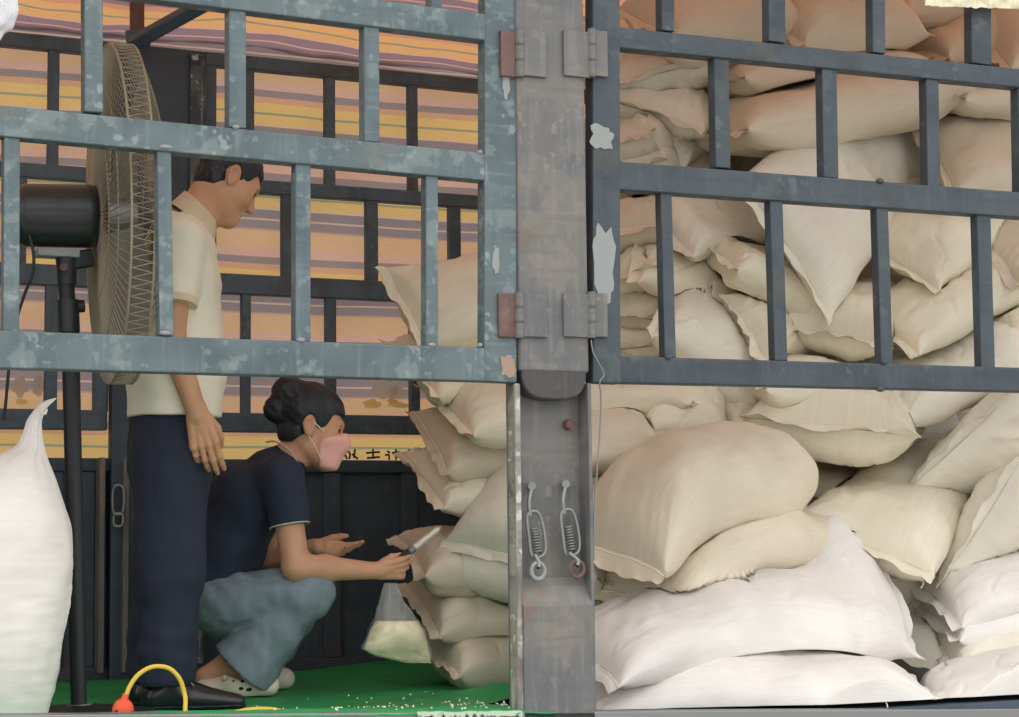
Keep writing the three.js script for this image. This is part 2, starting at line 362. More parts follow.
{
  const t = gateR, m = M.gateDark;
  railPx(t, 'rail', m, 596, 24, 46, 1120, 79.5, 97);
  railPx(t, 'rail', m, 596, 159, 188.5, 1120, 200, 224);
  railPx(t, 'rail', m, 596, 355, 382.5, 1120, 370.6, 394);
  railPx(t, 'rail', m, 596, -118, -92, 1120, -48, -26);
  uprightPx(t, m, 592.5, -118, 593.5, 383, 27.5, 0.05, 0.002, 'stile');
  uprightPx(t, m, 1118, -50, 1121, 395, 24, 0.05, 0.002, 'stile');
  for (const [xt, yt, xb, yb, w] of [[661, -88, 662, 31, 13], [768, -76, 769, 42, 17], [872, -62, 873, 53, 13], [971, -48, 972, 64, 20], [1060, -38, 1061, 74, 13]]) uprightPx(t, m, xt, yt, xb, yb, w, 0.04);
  for (const [xt, yt, xb, yb, w] of [[714, 54, 716, 168, 15], [822, 66, 824, 178, 15], [926, 78, 928, 188, 13], [1018, 88, 1020, 195, 14]]) uprightPx(t, m, xt, yt, xb, yb, w, 0.04);
  for (const [xt, yt, xb, yb, w] of [[660.5, 189, 665, 358, 11.5], [770, 200, 775, 361, 13], [876.5, 207, 881.5, 365, 12], [977, 213, 981.5, 368, 14], [1068, 220, 1072, 371, 12]]) uprightPx(t, m, xt, yt, xb, yb, w, 0.036);
  scab(t, 'paint_patch', 604, 262, 24, 86, 0.0025, M.primer, 12, 'pale grey filler patch');
  scab(t, 'paint_patch', 602, 138, 28, 30, 0.0025, M.primer, 17, 'pale grey filler patch');
  for (const [px, py, w] of [[880, 389, 12], [668, 357, 9], [880, 181, 11], [884, 362, 9]]) { const c = P(px, py, 0), g = new THREE.SphereGeometry(1, 10, 8); g.scale(0.0013 * w, 0.009, 0.008); g.translate(c.x, c.y, c.z); part('weld_bead', g, m, t); }
}

// ---------------------------------------------------------------- the post between the front gates
{
  const t = thing('stake_post', 'thick grey steel post with hinges and spring latches between the side gates', 'post', P(555, 717, 0));
  const xz = (px, py, z) => P(px, py, z).x;
  const yTop = 2.5, X0 = xz(519, 300, 0.01), X1 = xz(588.5, 300, 0.01);
  const yc = P(555, 372, 0.01).y, yr = P(555, 398, 0.01).y, yb = P(555, 578, 0.02).y, yb2 = P(555, 606, 0.02).y;
  part('post_face', plainBox(X0, X1, yc, yTop, -0.07, 0.01, 0.008), M.postSteel, t);
  { // rounded foot of the upper section
    const s = new THREE.Shape(), w = (X1 - X0) / 2 - 0.012, cx = (X0 + X1) / 2;
    s.moveTo(-w, 0.05); s.lineTo(-w, 0); s.bezierCurveTo(-w, -0.07, -w * 0.5, yr - yc, 0, yr - yc); s.bezierCurveTo(w * 0.5, yr - yc, w, -0.07, w, 0); s.lineTo(w, 0.05);
    const g = new THREE.ExtrudeGeometry(s, { depth: 0.05, bevelEnabled: true, bevelSize: 0.004, bevelThickness: 0.004, bevelSegments: 1 }); g.translate(cx, yc, -0.047);
    part('post_foot', g, M.postDark, t);
  }
  part('channel_web', plainBox(X0 - 0.005, X1 + 0.005, -0.25, yc + 0.05, -0.075, -0.055, 0.004), M.postSteel, t);
  part('channel_flange', plainBox(xz(516.5, 560, 0.006), xz(523, 560, 0.006), -0.25, P(512, 383, 0).y, -0.045, 0.006, 0.006), paintedSteel([150, 148, 140], [112, 104, 98], [196, 194, 184], [138, 84, 76], 2, 8), t, 'pale scraped flange with red paint traces');
  part('channel_flange', plainBox(X1 - 0.004, X1 + 0.008, -0.25, P(590, 383, 0).y, -0.06, 0.006, 0.006), M.postSteel, t);
  { // lower pocket with a sloping shoulder
    const s = new THREE.Shape(); s.moveTo(-0.06, yb); s.lineTo(-0.045, yb); s.lineTo(0.012, yb2); s.lineTo(0.012, -0.25); s.lineTo(-0.06, -0.25);
    const g = new THREE.ExtrudeGeometry(s, { depth: X1 - X0 - 0.004, bevelEnabled: false }); g.rotateY(-Math.PI / 2); g.translate(X1 - 0.002, 0, 0); g.computeVertexNormals(); boxUV(g);
    part('stake_pocket', g, M.postSteel, t);
  }
  // hinges
  for (const [y0, y1, ax, ak, bx, bk] of [[30, 76, 500, 517, 545, 549], [293, 337, 498, 516.5, 546, 0]]) {
    const g = (a, b, z0, z1) => plainBox(xz(a, y0, 0.01), xz(b, y0, 0.01), P(a, y1, 0.01).y, P(a, y0, 0.01).y, z0, z1, 0.003);
    part('hinge_leaf', g(ax, 518, 0, 0.014), M.rust, t, 'rust-brown hinge leaf');
    part('hinge_leaf', g(521, bx, 0.01, 0.02), M.postSteel, t);
    part('hinge_leaf', g(562, 588, 0.01, 0.02), M.postSteel, t);
    part('hinge_leaf', g(594, 607, 0, 0.014), M.postSteel, t);
    for (const px of [519.5, 591.5]) for (const [f0, f1] of [[0, 0.32], [0.34, 0.66], [0.68, 1]]) {
      const a = P(px, lerp(y0, y1, f1) + 1, 0.016), b = P(px, lerp(y0, y1, f0) - 1, 0.016); part('hinge_knuckle', rod(a, b, 0.0125, 0.0125, 14), M.postSteel, t);
    }
  }
  // spring latches hanging in the channel
  for (const [px, py, ring, rm] of [[532, 488, [538, 571], M.primer], [566, 486, [577, 569], M.rust]]) {
    const z = -0.035, q = (dx, dy, dz = 0) => P(px + dx, py + dy, z + dz);
    part('latch_pin', rod(q(0, -2, -0.05), q(0, -2, 0.02), 0.011, 0.011, 14), M.dullSteel, t);
    part('latch_link', tube([q(0, -2, 0.012), q(-3, 14, 0.02), q(-2, 28, 0.02)], 0.006, 20, 8), M.dullSteel, t);
    part('latch_frame', tube([q(-4, 26, 0.02), q(5, 24, 0.02), q(12, 44, 0.02), q(12, 66, 0.02), q(1, 69, 0.02), q(-3, 50, 0.02)], 0.005, 50, 8, true), M.dullSteel, t);
    const coil = []; for (let i = 0; i <= 90; i++) { const a = i / 90 * 9 * 2 * Math.PI, k = i / 90, c = q(2 + 4 * k, 40 + 25 * k, 0.022); coil.push(c.add(V(Math.cos(a) * 0.009, 0, Math.sin(a) * 0.009))); }
    part('latch_spring', tube(coil, 0.0024, 240, 6), M.dullSteel, t);
    const r = []; for (let i = 0; i < 16; i++) { const a = i / 16 * 2 * Math.PI; r.push(P(ring[0] + Math.cos(a) * 6.5, ring[1] + Math.sin(a) * 8, -0.005)); }
    part('latch_ring', tube(r, 0.0062, 40, 8, true), rm, t);
    part('latch_hook', tube([q(3, 67, 0.025), P(ring[0] + 1, ring[1] - 8, 0.0), P(ring[0], ring[1] - 3, 0.008)], 0.006, 20, 8), M.dullSteel, t);
  }
  const bc = P(566, 425, -0.06); part('bolt', rod(bc, bc.clone().add(V(0, 0, 0.03)), 0.016, 0.014, 6), M.rust, t);
}
// ================================================================ sacks
const placedSacks = [];
const SACKS = 'woven sacks heaped in the truck bed';
const tHalf = (S, s) => S.T / 2 * Math.pow(Math.max(0, 1 - Math.pow(Math.min(1, Math.abs(s)), s < 0 ? S.peA : S.peB)), 0.55);
const wHalf = (S, s) => S.W / 2 * (1 - 0.15 * tHalf(S, s) / (S.T / 2)) * (S.blunt && s > 0 ? 0.45 + 0.55 * Math.pow(Math.max(0, 1 - Math.min(1, s) ** 5), 0.5) : 1);
function toWorld(S, x, y, z, out) {
  const s = clamp(x / (S.L / 2), -1.1, 1.1), f = S.roll + (S.roll2 - S.roll) * (s + 1) / 2, c = Math.cos(f), n = Math.sin(f);
  const yy = y, sag = S.bend * s * s + (s < 0 ? S.dropA : S.dropB) * s * s;
  // thickness axis = N0 cos f + V0 sin f ; width axis = V0 cos f - N0 sin f ; the bend keeps to the upright N0
  const aN = z * c - yy * n - sag, aV = z * n + yy * c + S.side * s * s;
  return out.copy(S.C).addScaledVector(S.X, x).addScaledVector(S.N0, aN).addScaledVector(S.V0, aV);
}
function toLocal(S, p, out) {
  const dx = p.x - S.C.x, dy = p.y - S.C.y, dz = p.z - S.C.z;
  const x = dx * S.X.x + dy * S.X.y + dz * S.X.z, s = clamp(x / (S.L / 2), -1.1, 1.1);
  const aN = dx * S.N0.x + dy * S.N0.y + dz * S.N0.z + S.bend * s * s + (s < 0 ? S.dropA : S.dropB) * s * s, aV = dx * S.V0.x + dy * S.V0.y + dz * S.V0.z - S.side * s * s;
  const f = S.roll + (S.roll2 - S.roll) * (s + 1) / 2, c = Math.cos(f), n = Math.sin(f);
  return out.set(x, aV * c - aN * n, aN * c + aV * n);
}
const tmpA = V(), tmpB = V();
function pushOut(S, p) {                              // a later sack gives way where it meets an earlier one
  for (const A of placedSacks) {
    if (p.distanceToSquared(A.C) > A.R2) continue;
    toLocal(A, p, tmpA);
    const s = tmpA.x / (A.L / 2); if (Math.abs(s) >= 1) continue;
    const w = wHalf(A, s), t = tHalf(A, s), ry = Math.abs(tmpA.y) / w; if (ry >= 1) continue;
    const zl = t * Math.sqrt(1 - ry ** 2.4) + 0.008 * t / (A.T / 2); if (Math.abs(tmpA.z) >= zl) continue;
    toLocal(A, S.C, tmpB);
    const gy = Math.abs(tmpB.y) / (A.W / 2), gz = Math.abs(tmpB.z) / (A.T / 2);
    if (gz >= gy * 0.8) tmpA.z = Math.sign(tmpB.z || 1) * (zl + 0.001);
    else { const rz = Math.min(0.999, Math.abs(tmpA.z) / Math.max(t, 0.001)); tmpA.y = Math.sign(tmpB.y || 1) * (w * Math.pow(1 - rz * rz, 1 / 2.4) + 0.008); }
    toWorld(A, tmpA.x, tmpA.y, tmpA.z, p);
  }
  if (p.y < 0.006) p.y = 0.006 + (p.y - 0.006) * 0.02;
  if (p.z > -0.055) p.z = -0.055 + (p.z + 0.055) * 0.05;
  if (p.z < BACK + 0.09) p.z = BACK + 0.09;
  return p;
}
function gridGeo(pos, uv, nu, nv, wrap) {
  const idx = [];
  for (let j = 0; j < nv; j++) for (let i = 0; i < nu; i++) { const a = j * (nu + 1) + i, b = a + 1, c = a + nu + 2, d = a + nu + 1; idx.push(a, b, c, a, c, d); }
  const g = new THREE.BufferGeometry();
  g.setAttribute('position', new THREE.Float32BufferAttribute(pos, 3)); g.setAttribute('uv', new THREE.Float32BufferAttribute(uv, 2)); g.setIndex(idx); g.computeVertexNormals();
  if (wrap) { const n = g.attributes.normal; for (let j = 0; j <= nv; j++) { const a = j * (nu + 1), b = a + nu, v = V(n.getX(a) + n.getX(b), n.getY(a) + n.getY(b), n.getZ(a) + n.getZ(b)).normalize(); n.setXYZ(a, v.x, v.y, v.z); n.setXYZ(b, v.x, v.y, v.z); } }
  return g;
}
let sackSeed = 1;
function sack(o) {
  let A, B; const S = {};
  if (o.seam) {                                        // laid endwise: the sewn end is given by the pixels of its two corners
    const [x1, y1, x2, y2] = o.seam, p1 = P(x1, y1, o.z), p2 = P(x2, y2, o.z); A = p1.clone().add(p2).multiplyScalar(0.5); B = P(...o.far);
    o.W = p1.distanceTo(p2) * (o.wide ?? 1);
    const X = B.clone().sub(A).normalize(); let N0 = V(0, 1, 0).addScaledVector(X, -X.y); if (N0.length() < 0.35) N0 = V(0, 0, 1).addScaledVector(X, -X.z); N0.normalize();
    const V0 = V().crossVectors(X, N0).normalize(); if (V0.dot(V().copy(camera.position).sub(A.clone().add(B).multiplyScalar(0.5))) < 0) V0.negate();
    const want = Math.atan2(y2 - y1, x2 - x1), pr = (v) => { const q = v.clone().project(camera); return [q.x * WIDE, -q.y * HIGH]; }; let best = 1e9;
    for (let f = -90; f < 90; f += 2) { const w = V0.clone().multiplyScalar(Math.cos(f * D2R)).addScaledVector(N0, -Math.sin(f * D2R)), u = pr(A.clone().addScaledVector(w, 0.1)), v = pr(A.clone().addScaledVector(w, -0.1)); let e = Math.abs(Math.sin(Math.atan2(u[1] - v[1], u[0] - v[0]) - want)) ; if (e < best) { best = e; o.roll = f; } }
    o.roll2 = o.roll * (o.untwist ?? 0.6);
  } else { A = o.A ?? P(...o.a); B = o.B ?? P(...o.b); }
  S.X = B.clone().sub(A); S.L = S.X.length(); S.X.normalize();
  const L = S.L;
  S.C = A.clone().add(B).multiplyScalar(0.5);
  S.N0 = V(0, 1, 0).addScaledVector(S.X, -S.X.y); if (S.N0.length() < 0.35) S.N0 = V(0, 0, 1).addScaledVector(S.X, -S.X.z); S.N0.normalize();
  S.V0 = V().crossVectors(S.X, S.N0).normalize(); if (S.V0.dot(V().copy(camera.position).sub(S.C)) < 0) S.V0.negate();
  S.W = o.W ?? 0.52; S.T = o.T ?? 0.22; S.roll = (o.roll ?? 0) * D2R; S.roll2 = (o.roll2 ?? o.roll ?? 0) * D2R; S.bend = o.bend ?? 0; S.side = o.side ?? 0; S.blunt = o.blunt; S.peA = o.peA ?? o.pe ?? 3.4; S.peB = o.peB ?? o.pe ?? 3.4; [S.dropA, S.dropB] = o.drop ?? [0, 0];
  S.C.addScaledVector(S.N0, S.bend * 0.5).addScaledVector(S.V0, -S.side * 0.5);
  S.R2 = (L / 2 + 0.12) ** 2 + (S.W / 2) ** 2 + (Math.abs(S.bend) + Math.max(Math.abs(S.dropA), Math.abs(S.dropB)) + S.T) ** 2;
  const seed = o.seed ?? sackSeed++, lump = o.lump ?? 0.019, wr = o.wr ?? 1;
  if (L > 1.2 || L < 0.3) console.log('sack', seed, 'length', L.toFixed(2), o.label);
  const NS = 72, NA = 84, pos = [], uv = [], p = V();
  for (let i = 0; i <= NS; i++) {
    const s = Math.sin((i / NS * 2 - 1) * Math.PI / 2) * 0.35 + (i / NS * 2 - 1) * 0.65, e = Math.abs(s), w = wHalf(S, s), t = tHalf(S, s) + 0.003;
    for (let j = 0; j <= NA; j++) {
      const f = (j % NA) / NA * 2 * Math.PI, cs = Math.cos(f), sn = Math.sin(f);
      let y = w * Math.sign(cs) * Math.abs(cs) ** 0.74, z = t * Math.sign(sn) * Math.abs(sn) ** 0.86;
      const ry = y / w, x = s * L / 2 * (1 + 0.035 * Math.abs(ry) ** 3 * e ** 6 - 0.02 * (1 - ry * ry) * e ** 8);
      const fat = t / (S.T / 2);
      const lumpN = n3(x * 4.3 + seed * 3.7, y * 4.3, z * 4 + seed) * lump * 1.3 + n3(x * 10 + seed, y * 9, z * 7 + seed * 2.3) * lump * 0.45;
      // pleats gather towards the sewn ends; long slack folds cross the middle
      const k = sstep(0.45, 1, e), q = y * 26 + 2.2 * n3(x * 6, y * 5, seed);
      const pleat = (1 - Math.abs(n3(q, x * 3 + seed * 1.3, Math.sign(sn) * 2.5))) ** 3 * 0.015 * k * wr * (0.3 + fat);
      const fd = n3(x * 3.1 + y * 7.5 + seed * 2, y * 2 - x * 5, seed * 0.7 + Math.sign(sn)), fold = Math.max(0, 1 - Math.abs(fd) * 9) ** 2 * -0.0065 * wr * fat;
      const dz = (lumpN * (0.25 + fat) + pleat + fold) * sstep(1, 0.94, e);
      z += Math.sign(sn) * dz * Math.abs(sn) ** 0.5; y += Math.sign(cs) * lumpN * 0.7 * Math.abs(cs) * sstep(1, 0.9, e);
      if (o.flat && z < 0) z *= 0.8;
      
      toWorld(S, x, y, z, p);
      for (const [en, sd, up, dx, dv] of o.ears ?? []) { const k2 = sstep(0.3, 1, s * en) * sstep(-0.35, 1, ry * sd); p.addScaledVector(S.N0, up * k2).addScaledVector(S.X, dx * k2).addScaledVector(S.V0, dv * k2); }
      pushOut(S, p);
      pos.push(p.x, p.y, p.z); uv.push(x + seed * 0.37, j / NA * 2 * S.W);
    }
  }
  const body = gridGeo(pos, uv, NA, NS, true);
  const mat = M.sack[o.tone ?? 'cream'];
  const base = S.C.clone(); body.computeBoundingBox(); base.y = body.boundingBox.min.y;
  const g = thing('sack', o.label, 'sack', base, o.group ?? SACKS);
  part('woven_body', body, mat, g);
  // the sewn hems: a flat ruffled strip along each end, with its line of stitches
  for (const end of o.hems ?? [-1, 1]) {
    const NU = 40, NV = 4, hp = [], hu = [], st = [];
    for (const side of [1, -1]) for (let j = 0; j <= NV; j++) for (let i = 0; i <= NU; i++) {
      const ry = (i / NU * 2 - 1), v = (side > 0 ? j : NV - j) / NV, y = ry * S.W / 2 * 0.995, out = v * (o.hem ?? 0.045) * (0.92 + 0.2 * n3(ry * 3 + seed, end * 3, seed) + 0.05 * n3(ry * 40, seed, 1)) - 0.006;
      const x = end * (L / 2 * (1 + 0.035 * Math.abs(ry) ** 3 - 0.02 * (1 - ry * ry)) + out);
      const wave = (0.013 * n3(ry * 3.1 + seed * 2, v * 0.8, end * 5) + 0.0028 * n3(ry * 11 + seed, v, seed)) * v * 2 + (o.curl ?? 0.012) * v * v * Math.sin(ry * 3 + seed);
      toWorld(S, x, y, wave + side * 0.0022 * (1 - v * 0.7), p);
      for (const [en, sd, up, dx, dv] of o.ears ?? []) { const k2 = en === end ? sstep(-0.35, 1, ry * sd) : 0; p.addScaledVector(S.N0, up * k2).addScaledVector(S.X, dx * k2).addScaledVector(S.V0, dv * k2); }
      pushOut(S, p); hp.push(p.x, p.y, p.z); hu.push(y, v * 0.04);
      if (side > 0 && j === 1) st.push(p.clone());
    }
    const idx = []; const rows = 2 * (NV + 1);
    const hg = gridGeo(hp, hu, NU, rows - 1, false);
    const h = part('sewn_hem', hg, mat, g);
    part('stitching', new THREE.TubeGeometry(new THREE.CatmullRomCurve3(st), 60, 0.0028, 5), M.thread, h);
  }
  for (const [px, py, z, len] of o.threads ?? []) {
    const a = P(px, py, z), r = rng(seed + 5), pts = [a]; for (let i = 1; i <= 4; i++) pts.push(a.clone().add(V((r() - 0.5) * 0.02, -len * i / 4, (r() - 0.5) * 0.015)));
    part('loose_thread', tube(pts, 0.0022, 20, 5), M.thread, g);
  }
  placedSacks.push(S);
  return g;
}
const IN = 'sacks wedged deep in the pile';
// ---- front of the heap, on the bed
sack({ a: [580, 694, -0.5], b: [928, 696, -0.16], W: 0.56, T: 0.27, roll: 10, pe: 2.3, tone: 'white', wr: 0.6, label: 'plump white sack lying on the bed edge, lowest of the heap beside the post', threads: [[884, 700, -0.06, 0.05]] });
sack({ a: [583, 622, -0.42], b: [912, 622, -0.5], W: 0.5, T: 0.25, roll: 14, roll2: 40, peA: 2.2, drop: [0.11, 0.0], ears: [[1, -1, 0.2, -0.17, 0], [1, 1, 0.05, -0.1, -0.06]], tone: 'white', wr: 1.2, label: 'white sack with one corner sticking up, lying on the lowest bed-edge sack', threads: [[866, 548, -0.6, 0.05]] });
sack({ a: [928, 712, -0.28], b: [1090, 672, -0.02], W: 0.5, T: 0.22, roll: 12, tone: 'white', label: 'white sack on the bed edge beyond the gap, only its sewn end side showing' });
sack({ a: [942, 650, -0.5], b: [1095, 640, -0.3], W: 0.5, T: 0.19, roll: 20, tone: 'ivory', wr: 2.2, label: 'heavily creased ivory sack second above the bed edge beyond the gap' });
sack({ a: [940, 622, -0.55], b: [1095, 604, -0.35], W: 0.5, T: 0.16, roll: 12, tone: 'white', wr: 1.6, label: 'crumpled white sack third above the bed edge beyond the gap' });
sack({ a: [938, 602, -0.55], b: [1095, 558, -0.35], W: 0.5, T: 0.17, roll: 18, tone: 'white', label: 'white sack tilted upward, fourth above the bed edge beyond the gap' });
sack({ seam: [942, 583, 1018, 462], z: -0.45, far: [1105, 560, -0.9], T: 0.24, peA: 7, tone: 'ivory', label: 'ivory sack standing steeply aslant with a long sewn seam along its side' });
sack({ seam: [911, 487, 1014, 390], z: -0.52, far: [1090, 468, -1.0], T: 0.22, peA: 5, tone: 'ivory', label: 'ivory sack slanting upward just under the dark gate, pointed corner hanging down' });
sack({ seam: [796, 522, 924, 570], z: -0.55, far: [958, 462, -1.2], T: 0.29, peA: 4, tone: 'cream', label: 'cream pillow-shaped sack with two sharp corners and its seam facing out', threads: [[922, 570, -0.5, 0.06]] });
sack({ a: [604, 505, -0.55], b: [782, 468, -0.78], blunt: true, hems: [-1], W: 0.5, T: 0.34, roll: 12, peB: 6, drop: [0.15, 0.0], tone: 'tan', wr: 0.6, hem: 0.06, label: 'largest smooth tan sack arching over two others beside the post' });
sack({ a: [628, 556, -0.6], b: [826, 528, -0.8], blunt: true, W: 0.5, T: 0.22, roll: 10, peB: 6, drop: [0.13, 0.02], tone: 'tan', wr: 0.6, hem: 0.055, hems: [-1], label: 'tan sack bent beneath the largest arching sack' });
sack({ a: [618, 592, -0.66], b: [830, 578, -0.82], W: 0.5, T: 0.18, roll: 8, drop: [0.09, 0.02], tone: 'tan', hem: 0.055, hems: [-1], label: 'tan sack showing a thin strip between the bent tan sack and the white one' });
sack({ seam: [585, 572, 652, 612], z: -0.78, far: [470, 560, -1.3], T: 0.24, wide: 1.2, tone: 'ivory', hem: 0.055, label: 'ivory sack end low down behind the post' });
sack({ a: [884, 604, -0.8], b: [965, 590, -1.3], W: 0.5, T: 0.3, roll: 70, tone: 'ivory', label: 'rounded sack deep in the dark gap above the bed edge', group: IN });
sack({ a: [835, 566, -0.85], b: [925, 580, -1.0], W: 0.45, T: 0.22, roll: 30, tone: 'cream', label: 'cream sack peeping out behind the upturned white corner', group: IN });
sack({ a: [900, 655, -0.6], b: [990, 650, -0.9], W: 0.5, T: 0.22, roll: 20, tone: 'ivory', label: 'creased sack at the bottom of the dark gap', group: IN });
sack({ a: [801, 492, -0.98], b: [870, 500, -1.5], W: 0.42, T: 0.2, roll: 10, tone: 'cream', label: 'small cream corner of a sack between the tan arch and the pillow-shaped sack', group: IN });
// ---- just under the dark gate
sack({ seam: [764, 418, 895, 434], z: -0.66, far: [868, 405, -1.4], wide: 1.15, T: 0.27, peA: 9, tone: 'cream', label: 'cream sack with a level seam lying on the pillow-shaped sack', threads: [[888, 430, -0.6, 0.09], [866, 395, -0.62, 0.1]] });
sack({ a: [742, 378, -0.95], b: [912, 402, -0.85], W: 0.5, T: 0.2, roll: 14, tone: 'cream', label: 'cream sack lying across behind the bottom rail of the dark gate' });
sack({ a: [884, 402, -0.78], b: [1045, 338, -0.6], W: 0.42, T: 0.2, roll: 26, tone: 'ivory', label: 'ivory sack slanting up across the bottom rail of the dark gate' });
sack({ a: [545, 440, -1.05], b: [652, 432, -0.95], W: 0.46, T: 0.18, roll: 30, tone: 'tan', label: 'tan sack with a lifted corner resting on the arching sack by the post' });
sack({ a: [640, 395, -1.05], b: [722, 420, -1.0], W: 0.4, T: 0.18, roll: 50, tone: 'cream', wr: 1.6, label: 'crumpled cream sack end above the arching sack' });
sack({ a: [712, 410, -1.05], b: [800, 402, -1.05], W: 0.4, T: 0.17, roll: 30, tone: 'cream', wr: 1.6, label: 'cream sack end tucked under the slanting pile above the arching sack' });
sack({ a: [540, 392, -1.15], b: [660, 388, -1.1], W: 0.46, T: 0.2, roll: 20, tone: 'tan', label: 'tan sack just below the corner of the dark gate' });
// ---- behind the middle openings of the dark gate
sack({ a: [785, 246, -0.8], b: [902, 118, -1.25], hems: [-1], W: 0.62, T: 0.24, roll: 72, tone: 'ivory', wr: 0.7, label: 'large smooth sack hanging with one corner pointing down behind the dark gate' });
sack({ seam: [790, 324, 880, 345], z: -0.8, far: [885, 292, -1.3], T: 0.22, wide: 1.1, peA: 6, tone: 'cream', label: 'cream sack under the downward corner, its seam facing the gate' });
sack({ a: [716, 252, -0.98], b: [822, 302, -1.02], W: 0.4, T: 0.17, roll: 30, tone: 'cream', wr: 1.5, label: 'cream sack with a pointed end, sloping down behind the gate bar' });
sack({ seam: [724, 294, 770, 366], z: -0.92, far: [850, 320, -1.3], T: 0.22, peA: 4, tone: 'cream', wr: 1.4, label: 'cream sack with a crinkled upright seam just above the bottom rail' });
sack({ a: [664, 228, -1.12], b: [760, 210, -1.15], W: 0.4, T: 0.2, roll: 40, tone: 'ivory', label: 'rounded ivory sack end below the middle rail of the dark gate' });
sack({ a: [672, 296, -1.08], b: [778, 392, -1.05], W: 0.5, T: 0.22, roll: 60, tone: 'ivory', wr: 1.2, label: 'pale sack facing out with crossing creases above the bottom rail' });
sack({ a: [893, 262, -0.82], b: [1010, 205, -0.9], W: 0.46, T: 0.2, roll: 35, tone: 'cream', wr: 1.6, label: 'cream sack with a folded seam slanting under the middle rail' });
sack({ a: [884, 332, -0.78], b: [1045, 250, -0.7], W: 0.42, T: 0.18, roll: 30, tone: 'cream', wr: 1.5, label: 'cream sack with a wavy hem slanting across two openings of the dark gate' });
sack({ a: [986, 262, -0.72], b: [1110, 222, -0.62], W: 0.45, T: 0.2, roll: 30, tone: 'tan', label: 'tan sack leaning in behind the last upright bar, upper one' });
sack({ a: [985, 318, -0.72], b: [1110, 292, -0.62], W: 0.45, T: 0.18, roll: 25, tone: 'cream', wr: 1.5, label: 'cream sack leaning in behind the last upright bar, lower one' });
sack({ a: [876, 245, -0.98], b: [985, 178, -1.05], W: 0.42, T: 0.16, roll: 30, tone: 'tan', label: 'narrow tan sack fold beside the downward-pointing corner' });
// ---- behind the narrow opening by the post
const narrow = ['uppermost', 'second', 'third', 'lowest'];
[[600, 232, 656, 226], [598, 282, 652, 268], [604, 312, 664, 322], [596, 352, 668, 344]].forEach((q, i) => sack({ seam: q, z: -1.15, far: [690, q[1] - 25, -1.75], T: 0.2, wide: 1.3, tone: i % 2 ? 'cream' : 'tan', wr: 1.5, label: narrow[i] + ' crumpled sack end in the narrow gate opening beside the post, below the middle rail', group: 'sack ends in the narrow opening beside the post' }));
sack({ a: [640, 250, -1.18], b: [735, 300, -1.15], W: 0.4, T: 0.17, roll: 50, tone: 'cream', wr: 1.5, label: 'cream sack flap squeezed behind the first thin gate bar', group: IN });
// ---- upper openings
sack({ a: [718, 134, -1.02], b: [938, 92, -0.92], W: 0.52, T: 0.25, roll: 8, tone: 'tan', wr: 0.6, label: 'long tan sack lying level behind the upper openings of the dark gate' });
sack({ a: [716, 84, -1.12], b: [890, 66, -1.05], W: 0.5, T: 0.17, roll: 8, tone: 'tan', wr: 0.6, label: 'thin tan sack on the long level one below the upper rail' });
sack({ a: [936, 158, -0.85], b: [1105, 176, -0.72], W: 0.52, T: 0.3, roll: 45, tone: 'tan', wr: 0.6, label: 'broad tan sack bulging above the middle rail behind the last upright' });
sack({ a: [936, 98, -0.9], b: [1100, 104, -0.78], W: 0.5, T: 0.17, roll: 14, tone: 'tan', label: 'tan sack drooping over the broad bulging one below the upper rail' });
[[606, 86, 702, 62], [604, 98, 694, 126], [604, 150, 650, 132], [646, 120, 680, 168], [600, 172, 660, 160]].forEach((q, i) => sack({ seam: q, z: -1.15 - 0.02 * i, far: [715 + 10 * (i % 2), q[1] - 12, -1.75], T: 0.2, wide: 1.2, tone: 'ivory', wr: 1.6, label: ['first', 'second', 'third', 'fourth', 'fifth'][i] + ' ruffled ivory sack end down from the upper rail, stacked beside the post', group: 'ruffled sack ends stacked beside the post' }));
sack({ a: [648, 26, -1.15], b: [778, 14, -1.1], W: 0.5, T: 0.32, roll: 30, tone: 'tan', wr: 0.8, label: 'bulging sack above the upper rail of the dark gate, next to the post' });
sack({ a: [772, 26, -1.05], b: [890, 18, -1.02], W: 0.5, T: 0.32, roll: 30, tone: 'tan', wr: 0.8, label: 'bulging sack above the upper rail, over the long level one' });
sack({ a: [874, 12, -1.15], b: [990, -6, -1.1], W: 0.5, T: 0.2, roll: 14, tone: 'tan', label: 'sack lying uppermost under the roof tarpaulin with a dark hollow below it' });
sack({ a: [918, 52, -1.05], b: [1010, 26, -0.98], W: 0.46, T: 0.22, roll: 20, tone: 'tan', label: 'sack rising to a point below the uppermost one' });
sack({ a: [984, 40, -0.9], b: [1105, 40, -0.8], W: 0.52, T: 0.34, roll: 40, tone: 'tan', wr: 0.6, label: 'broad sack above the upper rail behind the last upright' });
// ---- the far stack beside the woman
const ST = 'sacks stacked beside the squatting person';
sack({ a: [437, 655, -1.32], b: [570, 648, -1.3], W: 0.5, T: 0.22, roll: 14, tone: 'tan', wr: 1.4, label: 'lowest sack of the far stack, resting on the green sheet', group: ST });
sack({ a: [425, 610, -1.38], b: [570, 600, -1.3], W: 0.5, T: 0.19, roll: 20, tone: 'tan', wr: 1.4, label: 'second sack up in the far stack, folded flat end by the plastic bag', group: ST });
sack({ seam: [438, 538, 572, 572], z: -1.02, far: [600, 425, -1.2], T: 0.24, peA: 6, tone: 'ivory', wr: 0.7, label: 'big smooth sack leaning on the far stack, where the sampler tip points', group: ST });
sack({ a: [413, 556, -1.38], b: [570, 572, -1.3], W: 0.5, T: 0.22, roll: 16, tone: 'tan', wr: 1.3, label: 'third sack up in the far stack with a sharp corner near the hand', group: ST });
sack({ a: [425, 480, -1.36], b: [570, 488, -1.35], W: 0.48, T: 0.17, roll: 26, tone: 'cream', wr: 1.8, label: 'sack with a crumpled end below the two bulging ones in the far stack', group: ST });
